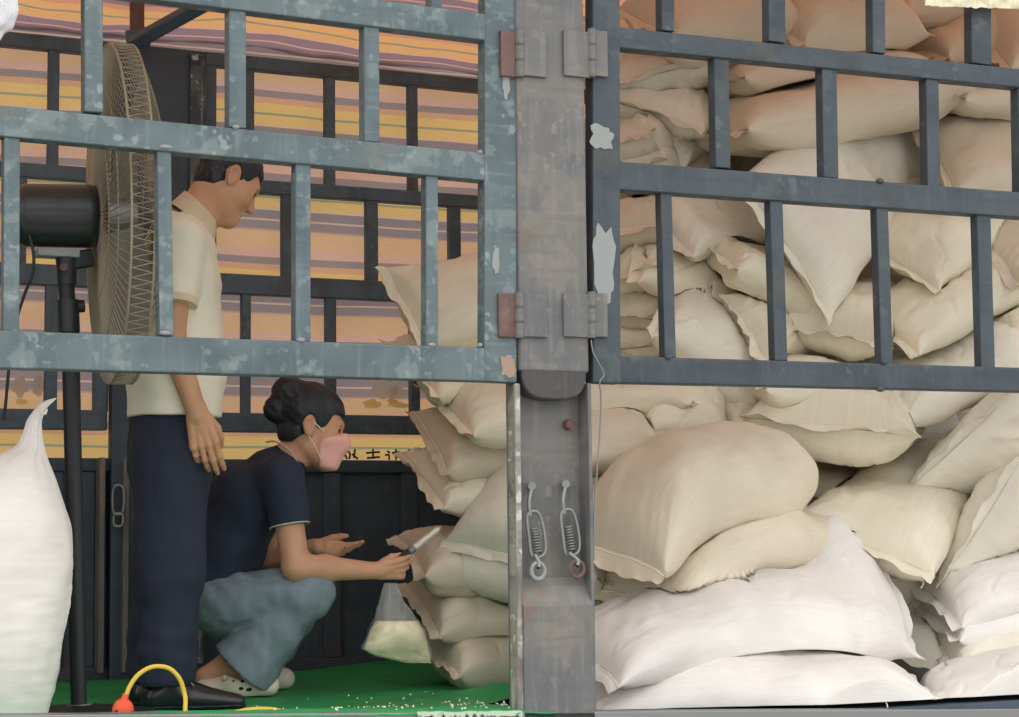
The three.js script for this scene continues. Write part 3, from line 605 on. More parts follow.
sack({ a: [449, 410, -1.22], b: [580, 402, -1.2], W: 0.5, T: 0.2, roll: 24, tone: 'cream', wr: 1.2, label: 'bulging cream sack in the far stack just below the blue-grey gate', group: ST });
sack({ a: [433, 442, -1.36], b: [575, 440, -1.3], W: 0.48, T: 0.17, roll: 30, tone: 'tan', wr: 1.4, label: 'sack tucked beneath the bulging cream one in the far stack', group: ST });
sack({ a: [415, 370, -1.38], b: [560, 372, -1.4], W: 0.5, T: 0.2, roll: 28, tone: 'cream', wr: 1.6, label: 'sack with wrinkled end behind the bottom rail of the blue-grey gate', group: ST });
sack({ seam: [383, 262, 432, 360], z: -1.3, far: [585, 288, -1.5], T: 0.3, peA: 4, tone: 'cream', wr: 0.9, label: 'topmost sack of the far stack, broad face and ruffled seam showing', group: ST });
// ---- sacks showing only in the gaps of the heap
{
  const spots = [[640, 60], [760, 55], [880, 60], [990, 70], [650, 150], [770, 165], [900, 200], [1000, 150], [640, 240], [760, 270], [870, 300], [980, 280], [650, 330], [770, 360], [880, 400], [990, 380], [700, 430], [820, 450], [960, 480], [900, 540], [960, 600], [720, 20], [850, 25], [960, 20], [560, 420], [560, 500], [560, 570], [560, 640], [540, 330], [968, 428]];
  spots.forEach(([x, y], i) => { if (![0, 1, 2, 3, 4, 5, 6, 7, 8, 9, 10, 14, 15, 17, 19, 29].includes(i)) return; const r = rng(300 + i); sack({ a: [x - 62, y + (r() - 0.5) * 30, -1.62], b: [x + 62, y + (r() - 0.5) * 30, -1.5], W: 0.62, T: 0.3, roll: 25 + r() * 30, tone: ['cream', 'tan', 'ivory'][i % 3], hems: [], label: 'sack glimpsed only through gaps between the outer sacks', group: 'sacks behind the outer layer' }); });
}
// ================================================================ distance-field meshing for bodies and cloth
function sdfMesh(f, lo, hi, cell) {
  const nx = Math.ceil((hi.x - lo.x) / cell) + 1, ny = Math.ceil((hi.y - lo.y) / cell) + 1, nz = Math.ceil((hi.z - lo.z) / cell) + 1;
  const v = new Float32Array(nx * ny * nz), id = new Int32Array(nx * ny * nz).fill(-1), pos = [], idx = [];
  for (let k = 0; k < nz; k++) for (let j = 0; j < ny; j++) for (let i = 0; i < nx; i++) v[(k * ny + j) * nx + i] = f(lo.x + i * cell, lo.y + j * cell, lo.z + k * cell);
  const off = [0, 1, nx, nx + 1, nx * ny, nx * ny + 1, nx * ny + nx, nx * ny + nx + 1];
  const E = [[0, 1], [2, 3], [4, 5], [6, 7], [0, 2], [1, 3], [4, 6], [5, 7], [0, 4], [1, 5], [2, 6], [3, 7]];
  for (let k = 0; k < nz - 1; k++) for (let j = 0; j < ny - 1; j++) for (let i = 0; i < nx - 1; i++) {
    const b = (k * ny + j) * nx + i; let m = 0;
    for (let c = 0; c < 8; c++) if (v[b + off[c]] < 0) m |= 1 << c;
    if (m === 0 || m === 255) continue;
    let sx = 0, sy = 0, sz = 0, n = 0;
    for (const [p, q] of E) {
      const a = v[b + off[p]], d = v[b + off[q]]; if ((a < 0) === (d < 0)) continue;
      const t = a / (a - d);
      sx += (p & 1) + t * ((q & 1) - (p & 1)); sy += ((p >> 1) & 1) + t * (((q >> 1) & 1) - ((p >> 1) & 1)); sz += (p >> 2) + t * ((q >> 2) - (p >> 2)); n++;
    }
    id[b] = pos.length / 3; pos.push(lo.x + (i + sx / n) * cell, lo.y + (j + sy / n) * cell, lo.z + (k + sz / n) * cell);
  }
  for (let k = 1; k < nz - 1; k++) for (let j = 1; j < ny - 1; j++) for (let i = 1; i < nx - 1; i++) {
    const b = (k * ny + j) * nx + i, s = v[b] < 0;
    const quad = (o, u, w) => { if (s === (v[b + o] < 0)) return; const a = id[b - u - w], c = id[b - w], d = id[b], e = id[b - u]; if (a < 0 || c < 0 || d < 0 || e < 0) return; if (s) idx.push(a, c, d, a, d, e); else idx.push(a, d, c, a, e, d); };
    quad(1, nx, nx * ny); quad(nx, nx * ny, 1); quad(nx * ny, 1, nx);
  }
  const g = new THREE.BufferGeometry(), nor = new Float32Array(pos.length), h = cell * 0.7;
  for (let i = 0; i < pos.length; i += 3) {
    const x = pos[i], y = pos[i + 1], z = pos[i + 2];
    let a = f(x + h, y, z) - f(x - h, y, z), b = f(x, y + h, z) - f(x, y - h, z), c = f(x, y, z + h) - f(x, y, z - h); const l = Math.hypot(a, b, c) || 1;
    nor[i] = a / l; nor[i + 1] = b / l; nor[i + 2] = c / l;
  }
  g.setAttribute('position', new THREE.Float32BufferAttribute(pos, 3)); g.setAttribute('normal', new THREE.BufferAttribute(nor, 3)); g.setIndex(idx);
  return boxUV(g);
}
const smin = (a, b, k) => { const h = Math.max(k - Math.abs(a - b), 0) / k; return Math.min(a, b) - h * h * k * 0.25; };
const smax = (a, b, k) => -smin(-a, -b, k);
const cap = (a, b, ra, rb = ra) => { const dx = b.x - a.x, dy = b.y - a.y, dz = b.z - a.z, l2 = dx * dx + dy * dy + dz * dz || 1e-9; return (x, y, z) => { const px = x - a.x, py = y - a.y, pz = z - a.z, t = clamp((px * dx + py * dy + pz * dz) / l2, 0, 1); return Math.hypot(px - t * dx, py - t * dy, pz - t * dz) - (ra + (rb - ra) * t); }; };
const ell = (c, r) => (x, y, z) => { const a = (x - c[0]) / r[0], b = (y - c[1]) / r[1], d = (z - c[2]) / r[2], k = Math.hypot(a, b, d); return (k - 1) * Math.min(r[0], r[1], r[2]) * (k < 1 ? 1 : 1); };
// flattened capsule: stretched across the side axis S
const oval = (a, b, ra, rb, S, k) => { const c = cap(V(0, 0, 0), b.clone().sub(a).addScaledVector(S, b.clone().sub(a).dot(S) * (1 / k - 1)), ra, rb); return (x, y, z) => { const px = x - a.x, py = y - a.y, pz = z - a.z, d = (px * S.x + py * S.y + pz * S.z) * (1 / k - 1); return c(px + S.x * d, py + S.y * d, pz + S.z * d); }; };
const blend = (list, k) => (x, y, z) => { let d = list[0](x, y, z); for (let i = 1; i < list.length; i++) d = smin(d, list[i](x, y, z), k); return d; };
function box3(pts, pad) { const lo = V(1e9, 1e9, 1e9), hi = V(-1e9, -1e9, -1e9); for (const p of pts) { lo.min(p); hi.max(p); } lo.addScalar(-pad); hi.addScalar(pad); return [lo, hi]; }

// head, in its own axes: x the way the face looks, y up, z towards the person's right ear
function headField(female) {
  const parts = [
    [ell([-0.012, 0.036, 0], [0.096, 0.086, 0.076]), 0.02], [ell([0.028, -0.03, 0], [0.066, 0.082, 0.062]), 0.03],
    [cap(V(0.0, -0.06, 0.042), V(0.066, -0.1, 0.012), 0.024, 0.02), 0.03], [cap(V(0.0, -0.06, -0.042), V(0.066, -0.1, -0.012), 0.024, 0.02), 0.03],
    [cap(V(0.074, -0.1, 0.008), V(0.074, -0.1, -0.008), 0.017), 0.02],
    [cap(V(0.088, 0.008, 0), V(0.109, -0.033, 0), 0.007, 0.0125), 0.012], [cap(V(0.096, -0.038, 0.011), V(0.096, -0.038, -0.011), 0.0075), 0.008],
    [cap(V(0.085, -0.062, 0.016), V(0.085, -0.062, -0.016), 0.0095), 0.008], [cap(V(0.083, -0.074, 0.014), V(0.083, -0.074, -0.014), 0.0095), 0.008],
    [cap(V(0.078, 0.024, 0.04), V(0.087, 0.024, 0.006), 0.011), 0.015], [cap(V(0.078, 0.024, -0.04), V(0.087, 0.024, -0.006), 0.011), 0.015],
    [cap(V(0.05, -0.03, 0.05), V(0.06, -0.028, 0.04), 0.02), 0.03], [cap(V(0.05, -0.03, -0.05), V(0.06, -0.028, -0.04), 0.02), 0.03]];
  return (x, y, z) => {
    let d = parts[0][0](x, y, z); for (let i = 1; i < parts.length; i++) d = smin(d, parts[i][0](x, y, z), parts[i][1]);
    for (const s of [1, -1]) {
      d = smax(d, -(Math.hypot(x - 0.096, y - 0.004, z - s * 0.034) - 0.013), 0.012);
      d = smin(d, Math.hypot(x - 0.077, y - 0.004, z - s * 0.033) - 0.0125, 0.004);
      // ear: a tilted dish
      const ex = x + 0.012 + y * 0.15, ey = y + 0.004, ez = z - s * 0.079;
      let e = Math.hypot(ex / 0.019, ey / 0.033, (ez + s * ex * 0.35) / 0.011); e = (e - 1) * 0.011;
      e = smax(e, -(Math.hypot((ex - 0.002) / 0.011, (ey - 0.006) / 0.017, (ez - s * 0.009) / 0.009) - 1) * 0.009, 0.004);
      d = smin(d, e, 0.008);
    }
    return d;
  };
}
// a hand: d the way the fingers point, n out of its back, l towards the thumb; curl in degrees for each finger's three joints
function handPrims(w, d, n, l, curls, thumb, k = 1) {
  const out = [], Q = (a, b, c) => w.clone().addScaledVector(d, a * k).addScaledVector(l, b * k).addScaledVector(n, c * k);
  for (const [b0, b1] of [[0.028, 0.031], [0.01, 0.011], [-0.008, -0.01], [-0.024, -0.03]]) out.push(cap(Q(0.012, b0 * 0.7, 0), Q(0.085, b1, 0), 0.0165 * k, 0.0125 * k));
  out.push(cap(Q(-0.01, 0.008, 0), Q(0.04, 0.004, -0.004), 0.021 * k, 0.021 * k));
  const lens = [[0.040, 0.025, 0.021], [0.044, 0.029, 0.022], [0.041, 0.027, 0.021], [0.032, 0.020, 0.019]], bs = [0.031, 0.0105, -0.0105, -0.031], al = [0.088, 0.091, 0.087, 0.079];
  curls.forEach((c, i) => {
    let p = Q(al[i], bs[i], 0.001), a = 0, rr = [0.0094, 0.0086, 0.0078, 0.0068];
    for (let j = 0; j < 3; j++) {
      a += c[j] * D2R;
      const dir = d.clone().multiplyScalar(Math.cos(a)).addScaledVector(n, -Math.sin(a)).addScaledVector(l, bs[i] * (c[3] ?? 0.35)).normalize(), q = p.clone().addScaledVector(dir, lens[i][j] * k);
      out.push(cap(p, q, rr[j] * k, rr[j + 1] * k)); p = q;
    }
  });
  const t0 = Q(0.022, 0.026, -0.006), t1 = t0.clone().addScaledVector(d, thumb[0][0] * k).addScaledVector(l, thumb[0][1] * k).addScaledVector(n, thumb[0][2] * k), t2 = t1.clone().addScaledVector(d, thumb[1][0] * k).addScaledVector(l, thumb[1][1] * k).addScaledVector(n, thumb[1][2] * k);
  const t3 = t2.clone().addScaledVector(d, thumb[2][0] * k).addScaledVector(l, thumb[2][1] * k).addScaledVector(n, thumb[2][2] * k);
  out.push(cap(t0, t1, 0.016 * k, 0.0125 * k), cap(t1, t2, 0.0125 * k, 0.0105 * k), cap(t2, t3, 0.0105 * k, 0.0085 * k));
  return out;
}
function skin(c) { return new THREE.MeshPhysicalMaterial({ map: texture(128, (x, y) => { const i = (y * 4) * 512 + x * 4, k = 0.93 + 0.14 * N_B[i]; return [c[0] * k, c[1] * (k - 0.02 + 0.04 * N_C[i]), c[2] * k]; }), roughness: 0.55, sheen: 0.15 }); }
function cloth(c, rough = 0.9, vary = 0.12) { return new THREE.MeshStandardMaterial({ map: texture(256, (x, y) => { const i = (y * 2) * 512 + x * 2, k = 1 - vary / 2 + vary * N_B[i] + 0.05 * ((x + y) & 1); return [c[0] * k, c[1] * k, c[2] * k]; }), roughness: rough, bumpMap: weaveBump, bumpScale: 0.0012 }); }
const hairMat = new THREE.MeshStandardMaterial({ map: texture(256, (x, y) => { const k = 0.7 + 0.6 * N_V[(y * 2) * 512 + x * 2]; return [36 * k, 40 * k, 49 * k]; }), roughness: 0.5, bumpMap: texture(256, (x, y) => { const v = 255 * N_V[(y * 2) * 512 + x * 2]; return [v, v, v]; }, false), bumpScale: 0.004 });

const hairline = (x, nape, brow) => x < -0.02 ? lerp(nape, -0.03, sstep(-0.06, -0.02, x)) : x < 0.03 ? lerp(-0.03, -0.012, sstep(-0.02, 0.03, x)) : lerp(-0.012, brow, sstep(0.03, 0.062, x));
function personFrame(px, py, y, turn) {
  const base = PY(px, py, y), F = V(Math.cos(turn * D2R), 0, Math.sin(turn * D2R)), S = V(-Math.sin(turn * D2R), 0, Math.cos(turn * D2R)), U = V(0, 1, 0);
  return { base, F, S, U, J: (x, yy, side = 0) => onPlane(x, yy, base, S, side) };
}
function headFrame(fr, O, pitch, yaw, k) {           // pitch: degrees looking down; yaw: towards the viewer
  const F0 = fr.F.clone().multiplyScalar(Math.cos(yaw * D2R)).addScaledVector(fr.S, Math.sin(yaw * D2R)), S0 = fr.S.clone().multiplyScalar(Math.cos(yaw * D2R)).addScaledVector(fr.F, -Math.sin(yaw * D2R));
  const Fh = F0.clone().multiplyScalar(Math.cos(pitch * D2R)).addScaledVector(fr.U, -Math.sin(pitch * D2R)), Uh = fr.U.clone().multiplyScalar(Math.cos(pitch * D2R)).addScaledVector(F0, Math.sin(pitch * D2R));
  return { O, Fh, Uh, Sh: S0, k, at: (x, y, z) => O.clone().addScaledVector(Fh, x * k).addScaledVector(Uh, y * k).addScaledVector(S0, z * k),
    field: (f) => (X, Y, Z) => { const a = (X - O.x) / k, b = (Y - O.y) / k, c = (Z - O.z) / k; return f(a * Fh.x + b * Fh.y + c * Fh.z, a * Uh.x + b * Uh.y + c * Uh.z, a * S0.x + b * S0.y + c * S0.z) * k; } };
}
function shoeGeo(list, lo, hi, cut) { return sdfMesh((x, y, z) => Math.max(blend(list, 0.03)(x, y, z), cut - y), lo, hi, 0.006); }

// ================================================================ the man
{
  const fr = personFrame(178, 706, 0.012, 14), { J, F, S, U } = fr;
  const g = thing('person', 'person in a cream polo shirt and navy trousers standing with head bowed', 'person', fr.base);
  const skinM = skin([206, 156, 122]);
  const neck = J(193, 222), hip = J(172, 440), chest = J(174, 275), waist = J(177, 370);
  const O = J(228, 181), H = headFrame(fr, O, 33, -17, 1.0);
  const shN = J(178, 240, 0.175), elN = J(171, 338, 0.225), wrN = J(197, 414, 0.215);
  const shF = J(178, 242, -0.175), elF = J(170, 340, -0.22), wrF = J(196, 414, -0.2);
  const kneeN = J(171, 572, 0.09), ankN = J(166, 682, 0.1), hipN = J(172, 455, 0.085), kneeF = J(164, 572, -0.09), ankF = J(157, 680, -0.09), hipF = J(170, 455, -0.085);
  const hd = J(211, 470, 0.2).sub(wrN).normalize(), hn = S.clone().addScaledVector(hd, -S.dot(hd)).addScaledVector(F, -0.15).normalize(), hl = V().crossVectors(hd, hn).normalize(); if (hl.dot(F) < 0) hl.negate();
  const hand = handPrims(wrN, hd, hn, hl, [[12, 20, 12], [14, 22, 14], [18, 24, 14], [22, 26, 16]], [[0.028, 0.014, -0.014], [0.028, 0.002, -0.01], [0.022, -0.004, -0.008]], 1.08);
  const hdF = hd.clone(), handF = handPrims(wrF, hdF, S.clone().negate(), hl, [[12, 20, 12], [14, 22, 14], [18, 24, 14], [22, 26, 16]], [[0.028, 0.016, -0.012], [0.028, 0.006, -0.008], [0.022, 0, -0.006]], 1.02);
  const head = H.field(headField(false)), neckP = cap(neck, H.at(-0.03, -0.055, 0), 0.062, 0.056), shoulderSlope = cap(J(184, 232), neck, 0.09, 0.06);
  const headF = (x, y, z) => smin(smin(head(x, y, z), neckP(x, y, z), 0.03), shoulderSlope(x, y, z), 0.04);
  const armN = blend([cap(shN, elN, 0.052, 0.042), cap(elN, wrN, 0.042, 0.029), ...hand], 0.012);
  const torso = [oval(chest, waist, 0.115, 0.11, S, 1.45), oval(waist, hip, 0.11, 0.11, S, 1.4), oval(J(180, 245), chest, 0.085, 0.115, S, 1.75)];
  const rest = blend([...torso, cap(hipN, kneeN, 0.08, 0.055), cap(kneeN, ankN, 0.052, 0.035), cap(hipF, kneeF, 0.08, 0.055), cap(kneeF, ankF, 0.052, 0.035), cap(shF, elF, 0.05, 0.042), cap(elF, wrF, 0.042, 0.028), shoulderSlope], 0.03);
  const fi = blend(hand, 0.005), armAll = (x, y, z) => smin(blend([cap(shN, elN, 0.052, 0.042), cap(elN, wrN, 0.042, 0.029)], 0.012)(x, y, z), fi(x, y, z), 0.012);
  const body = flatGeo([
    sdfMesh(headF, ...box3([H.at(0.1, 0.1, 0.06), H.at(-0.1, -0.1, -0.06), H.at(0.1, -0.12, 0), H.at(-0.08, 0.1, 0), neck], 0.06), 0.0042),
    sdfMesh(armAll, ...box3([elN, wrN, wrN.clone().addScaledVector(hd, 0.2), shN], 0.06), 0.0042),
    sdfMesh(blend(handF, 0.006), ...box3([wrF, wrF.clone().addScaledVector(hdF, 0.2)], 0.05), 0.006),
    sdfMesh((x, y, z) => rest(x, y, z) + 0.006, ...box3([shN, shF, ankN, ankF, elF, wrF, hip], 0.2), 0.014)]);
  part('body', body, skinM, g);
  // hair: a cap over the skull with a short fringe, cut round the ear and the nape
  const hairF = H.field((x, y, z) => {
    const rough = 0.003 * n3(x * 90, y * 60, z * 90) + 0.004 * n3(x * 34, y * 30, z * 34);
    let d = Math.min((Math.hypot((x + 0.014) / 0.104, (y - 0.042) / 0.091, z / 0.0815) - 1) * 0.085, (Math.hypot((x + 0.03) / 0.074, (y + 0.02) / 0.07, z / 0.07) - 1) * 0.07) + rough;
    const line = y - hairline(x, -0.072, 0.052) - 0.004 * n3(x * 60, z * 60, 1);             // falls to the sideburn and the nape
    d = smax(d, -line * 0.9, 0.006);
    return smax(d, -(Math.hypot((x + 0.012) / 0.024, (y + 0.004) / 0.037) - 1) * 0.024 - Math.max(0, 0.066 - Math.abs(z)) * 3, 0.004);
  });
  part('hair', sdfMesh(hairF, ...box3([H.at(0.1, 0.12, 0.06), H.at(-0.11, -0.06, -0.06), H.at(-0.1, 0.12, 0), H.at(0.1, -0.02, 0)], 0.05), 0.0042), hairMat, g, 'short black hair');
  for (const s of [1, -1]) { const e = new THREE.SphereGeometry(0.0125, 16, 12), c = H.at(0.0775, 0.004, s * 0.033); e.translate(c.x, c.y, c.z); part('eye', e, new THREE.MeshStandardMaterial({ color: 0x2a211d, roughness: 0.25 }), g); const br = tube([H.at(0.089, 0.026, s * 0.014), H.at(0.087, 0.031, s * 0.03), H.at(0.075, 0.027, s * 0.048)], 0.0036, 16, 6); part('eyebrow', br, hairMat, g); }
  // polo shirt
  const hemY = J(176, 418).y, bell = (x, y, z) => 0.009 * n3(x * 9, y * 4, z * 9) + 0.005 * n3(x * 5 + y * 14, y * 9, z * 5 + 3);
  const shirtTorso = blend([oval(J(181, 246), chest, 0.098, 0.132, S, 1.62), oval(chest, waist, 0.136, 0.146, S, 1.38), oval(waist, J(174, 425), 0.146, 0.142, S, 1.35), cap(shN.clone().addScaledVector(U, 0.0), shF, 0.068, 0.068), cap(J(186, 232), neck, 0.094, 0.066)], 0.035);
  const slE = shN.clone().lerp(elN, 0.66), slN = cap(shN, slE, 0.072, 0.069), slFe = shF.clone().lerp(elF, 0.66), slF = cap(shF, slFe, 0.072, 0.069);
  const dN = elN.clone().sub(shN).normalize(), cutS = (d, e) => (x, y, z) => (x - e.x) * d.x + (y - e.y) * d.y + (z - e.z) * d.z;
  const cN = cutS(dN, slE), cF = cutS(elF.clone().sub(shF).normalize(), slFe), nk = headF, colP = H.at(-0.035, -0.085, 0);
  const shirt = (x, y, z) => {
    let d = shirtTorso(x, y, z); d = Math.max(d, hemY - y);
    d = smin(d, Math.max(slN(x, y, z), cN(x, y, z)), 0.022); d = smin(d, Math.max(slF(x, y, z), cF(x, y, z)), 0.022);
    return d + bell(x, y, z);
  };
  const shirtM = cloth([236, 232, 212], 0.9, 0.06);
  part('polo_shirt', sdfMesh(shirt, ...box3([shN, shF, J(176, 425, 0.2), J(176, 425, -0.2), neck, slE], 0.16), 0.0075), shirtM, g, 'cream polo shirt');
  // collar: a band standing round the neck, dark line along its lower edge
  const nd = H.at(-0.03, -0.055, 0).sub(neck).normalize(), ax = V().crossVectors(nd, S).normalize();
  const collar = (off, r, h0, h1, thick) => { const gg = sheet(48, 6, (a, b) => { const f = a * 2 * Math.PI, rr = r + (1 - b) * 0.02, fwd = Math.cos(f); return [neck.clone().addScaledVector(nd, lerp(h0, h1, b) - 0.02 * fwd * (ax.dot(F) > 0 ? 1 : -1)).addScaledVector(ax, Math.cos(f) * rr).addScaledVector(S, Math.sin(f) * rr), a * 0.4, b * 0.05]; }); return gg; };
  const collarM = cloth([214, 198, 168]); collarM.side = THREE.DoubleSide;
  const stripeM = cloth([58, 52, 50]); stripeM.side = THREE.DoubleSide;
  const cl = part('collar', collar(0, 0.068, -0.006, 0.05), collarM, g, 'beige collar with a dark edge line');
  part('collar_stripe', collar(0, 0.0795, -0.016, -0.006), stripeM, cl);
  const cuff = (sh, el, t, m) => { const e = sh.clone().lerp(el, 0.66), e2 = sh.clone().lerp(el, 0.6); return part('sleeve_hem', rod(e2, e.clone().addScaledVector(el.clone().sub(sh).normalize(), 0.003), 0.0715, 0.0705, 32), m, t); };
  cuff(shN, elN, g, cloth([222, 208, 176]));
  // trousers
  const wr2 = (x, y, z) => 0.006 * n3(x * 10, y * 13, z * 10) + 0.013 * n3(x * 6 + y * 4, y * 17, z * 5) * sstep(0.65, 0.1, y) + 0.006 * n3(x * 16 - y * 3, y * 4 + x * 6, z * 9 + 8) + 0.004 * n3(x * 24, y * 8, z * 24);
  const tl = blend([oval(J(172, 425), J(171, 462), 0.128, 0.13, S, 1.38), cap(hipN, kneeN, 0.112, 0.094), cap(kneeN, J(166, 672, 0.1), 0.092, 0.084), cap(hipF, kneeF, 0.112, 0.09), cap(kneeF, J(154, 670, -0.09), 0.09, 0.08)], 0.04);
  const cutLow = J(164, 683, 0).y;
  part('trousers', sdfMesh((x, y, z) => Math.max(tl(x, y, z) + wr2(x, y, z), cutLow - y, y - hemY - 0.05), ...box3([J(172, 415, 0.2), J(172, 415, -0.2), J(166, 685, 0.12), J(150, 685, -0.12)], 0.14), 0.0085), cloth([38, 45, 62], 0.9, 0.2), g, 'dark navy trousers');
  // shoes
  const shoeM = new THREE.MeshPhysicalMaterial({ color: 0x191b1f, roughness: 0.38, clearcoat: 0.3 });
  const shoe = (h, t, side) => {
    const heel = J(h, 698, side), toe = J(t, 700, side * 1.15), y0 = 0.012, hp = (q, yy) => V(q.x, yy, q.z), mid = heel.clone().lerp(toe, 0.45);
    const list = [oval(hp(heel, 0.045), hp(mid, 0.045), 0.037, 0.036, S, 1.0), oval(hp(mid, 0.044), hp(toe, 0.03), 0.042, 0.022, S, 1.15), cap(hp(heel, 0.05), hp(heel.clone().lerp(toe, 0.2), 0.09), 0.034, 0.045)];
    const gg = sdfMesh((x, y, z) => Math.max(blend(list, 0.03)(x, y, z), y0 - y, y - 0.115), ...box3([heel, toe], 0.14), 0.006);
    const m = part('shoe', gg, shoeM, g, 'black leather loafer');
    part('sole', sdfMesh((x, y, z) => Math.max(blend(list, 0.03)(x, y, z) - 0.005, y0 - y, y - 0.024), ...box3([hp(heel, 0.02), hp(toe, 0.02)], 0.09), 0.006), M.blackPlastic, m);
    const bk = hp(heel.clone().lerp(toe, 0.42), 0.075).addScaledVector(S, 0.03); part('buckle', tube([bk.clone().addScaledVector(F, -0.012), bk.clone().addScaledVector(U, 0.014), bk.clone().addScaledVector(F, 0.012), bk.clone().addScaledVector(U, -0.014)], 0.0025, 24, 6, true), M.dullSteel, m);
  };
  shoe(155, 238, 0.1); shoe(142, 214, -0.09);
}

// ================================================================ the squatting woman
let samplerHand, bagHand;
{
  const fr = personFrame(232, 693, 0.012, 20), { J, F, S, U, base } = fr;
  const g = thing('person', 'person in a navy polo shirt, jeans and a pink face mask squatting by the sacks', 'person', fr.base);
  const skinM = skin([212, 160, 128]);
  const O = J(311, 427), H = headFrame(fr, O, 12, -6, 1.06), neck = J(287, 462), chest = J(247, 500), waist = J(226, 555), hip = J(216, 600);
  const shN = J(283, 482, 0.165), elN = J(296, 567, 0.19), wrN = J(378, 571, 0.12), shF = J(276, 478, -0.165), elF = J(268, 556, -0.2), wrF = J(316, 547, -0.13);
  const hipN = J(220, 604, 0.09), kneeN = J(309, 593, 0.15), ankN = J(228, 664, 0.11), hipF = J(220, 604, -0.09), kneeF = J(312, 590, -0.16), ankF = J(240, 664, -0.12);
  const hd = J(410, 567, 0.1).sub(wrN).normalize(), hl = U.clone().multiplyScalar(0.94).addScaledVector(S, 0.3); hl.addScaledVector(hd, -hl.dot(hd)).normalize();
  const hn = V().crossVectors(hd, hl).normalize(); if (hn.dot(S) < 0) hn.negate();
  const hand = handPrims(wrN, hd, hn, hl, [[38, 72, 40], [48, 80, 45], [54, 84, 46], [58, 86, 46]], [[0.034, 0.012, -0.014], [0.03, -0.002, -0.01], [0.022, -0.004, -0.006]], 0.92);
  samplerHand = wrN.clone().addScaledVector(hd, 0.075).addScaledVector(hl, 0.026).addScaledVector(hn, -0.012); bagHand = wrN.clone().addScaledVector(hd, 0.05).addScaledVector(hl, -0.04).addScaledVector(hn, -0.018);
  const fd = J(357, 552, -0.1).sub(wrF).normalize(), fn = U.clone().multiplyScalar(-0.72).addScaledVector(S, -0.65); fn.addScaledVector(fd, -fn.dot(fd)).normalize();
  const fl = V().crossVectors(fd, fn).normalize(); if (fl.dot(U) < 0) fl.negate();
  const handF = handPrims(wrF, fd, fn, fl, [[8, 14, 10], [14, 20, 12], [20, 26, 16], [26, 30, 18]], [[0.03, 0.014, -0.012], [0.03, 0.006, -0.006], [0.022, 0.002, -0.004]], 0.92);
  const head = H.field(headField(true)), neckP = cap(neck, H.at(-0.026, -0.055, 0), 0.052, 0.048);
  const sl = cap(J(274, 474), neck, 0.075, 0.05);
  const headF = (x, y, z) => smin(smin(head(x, y, z), neckP(x, y, z), 0.03), sl(x, y, z), 0.04);
  const fi = blend(hand, 0.005), armAll = (x, y, z) => smin(blend([cap(shN, elN, 0.05, 0.043), cap(elN, elN.clone().lerp(wrN, 0.35), 0.043, 0.041), cap(elN.clone().lerp(wrN, 0.35), wrN, 0.041, 0.026)], 0.02)(x, y, z), fi(x, y, z), 0.012);
  const fiF = blend(handF, 0.005), armF = (x, y, z) => smin(blend([cap(shF, elF, 0.048, 0.042), cap(elF, wrF, 0.041, 0.026)], 0.012)(x, y, z), fiF(x, y, z), 0.012);
  const rest = blend([oval(J(268, 482), chest, 0.07, 0.098, S, 1.6), oval(chest, waist, 0.098, 0.09, S, 1.4), oval(waist, hip, 0.09, 0.11, S, 1.4), cap(hipN, kneeN, 0.075, 0.05), cap(kneeN, ankN, 0.05, 0.033), cap(hipF, kneeF, 0.075, 0.05), cap(kneeF, ankF, 0.05, 0.033)], 0.03);
  const feet = blend([cap(ankN, J(205, 676, 0.11), 0.036, 0.03), cap(ankN, V(J(258, 684, 0.13).x, 0.05, J(258, 684, 0.13).z), 0.036, 0.028), cap(ankF, J(225, 676, -0.12), 0.036, 0.03), cap(ankF, V(J(268, 684, -0.13).x, 0.05, J(268, 684, -0.13).z), 0.036, 0.028)], 0.02);
  part('body', flatGeo([
    sdfMesh(headF, ...box3([H.at(0.1, 0.1, 0.06), H.at(-0.1, -0.1, -0.06), H.at(0.1, -0.12, 0), H.at(-0.08, 0.1, 0), neck], 0.06), 0.0044),
    sdfMesh(armAll, ...box3([shN, elN, wrN, wrN.clone().addScaledVector(hd, 0.17)], 0.06), 0.0044),
    sdfMesh(armF, ...box3([shF, elF, wrF, wrF.clone().addScaledVector(fd, 0.19)], 0.06), 0.0046),
    sdfMesh((x, y, z) => Math.max(feet(x, y, z), 0.02 - y), ...box3([ankN, ankF, J(205, 676, 0.11), J(268, 684, -0.13)], 0.06), 0.007),
    sdfMesh((x, y, z) => rest(x, y, z) + 0.006, ...box3([shN, shF, hip, kneeN, kneeF, ankN, ankF], 0.13), 0.014)]), skinM, g);
  // hair drawn back into a bun
  const bun = H.at(-0.09, 0.088, 0), bun2 = H.at(-0.118, 0.03, 0.01);
  const capF = H.field((x, y, z) => {
    let d = (Math.hypot((x + 0.012) / 0.108, (y - 0.046) / 0.094, z / 0.086) - 1) * 0.088 + 0.003 * n3(x * 24 + y * 50, y * 20, z * 40);
    d = Math.min(d, (Math.hypot((x + 0.03) / 0.072, (y + 0.02) / 0.07, z / 0.07) - 1) * 0.07);
    const line = y - hairline(x, -0.062, 0.05);
    d = smax(d, -line * 0.9, 0.006);
    return smax(d, -(Math.hypot((x + 0.012) / 0.022, (y + 0.004) / 0.035) - 1) * 0.022 - Math.max(0, 0.066 - Math.abs(z)) * 3, 0.004);
  });
  const bunF = (x, y, z) => smin(Math.hypot(x - bun.x, y - bun.y, z - bun.z) - 0.058, Math.hypot(x - bun2.x, y - bun2.y, z - bun2.z) - 0.042, 0.012) + 0.006 * n3(x * 34, y * 34 + x * 20, z * 34);
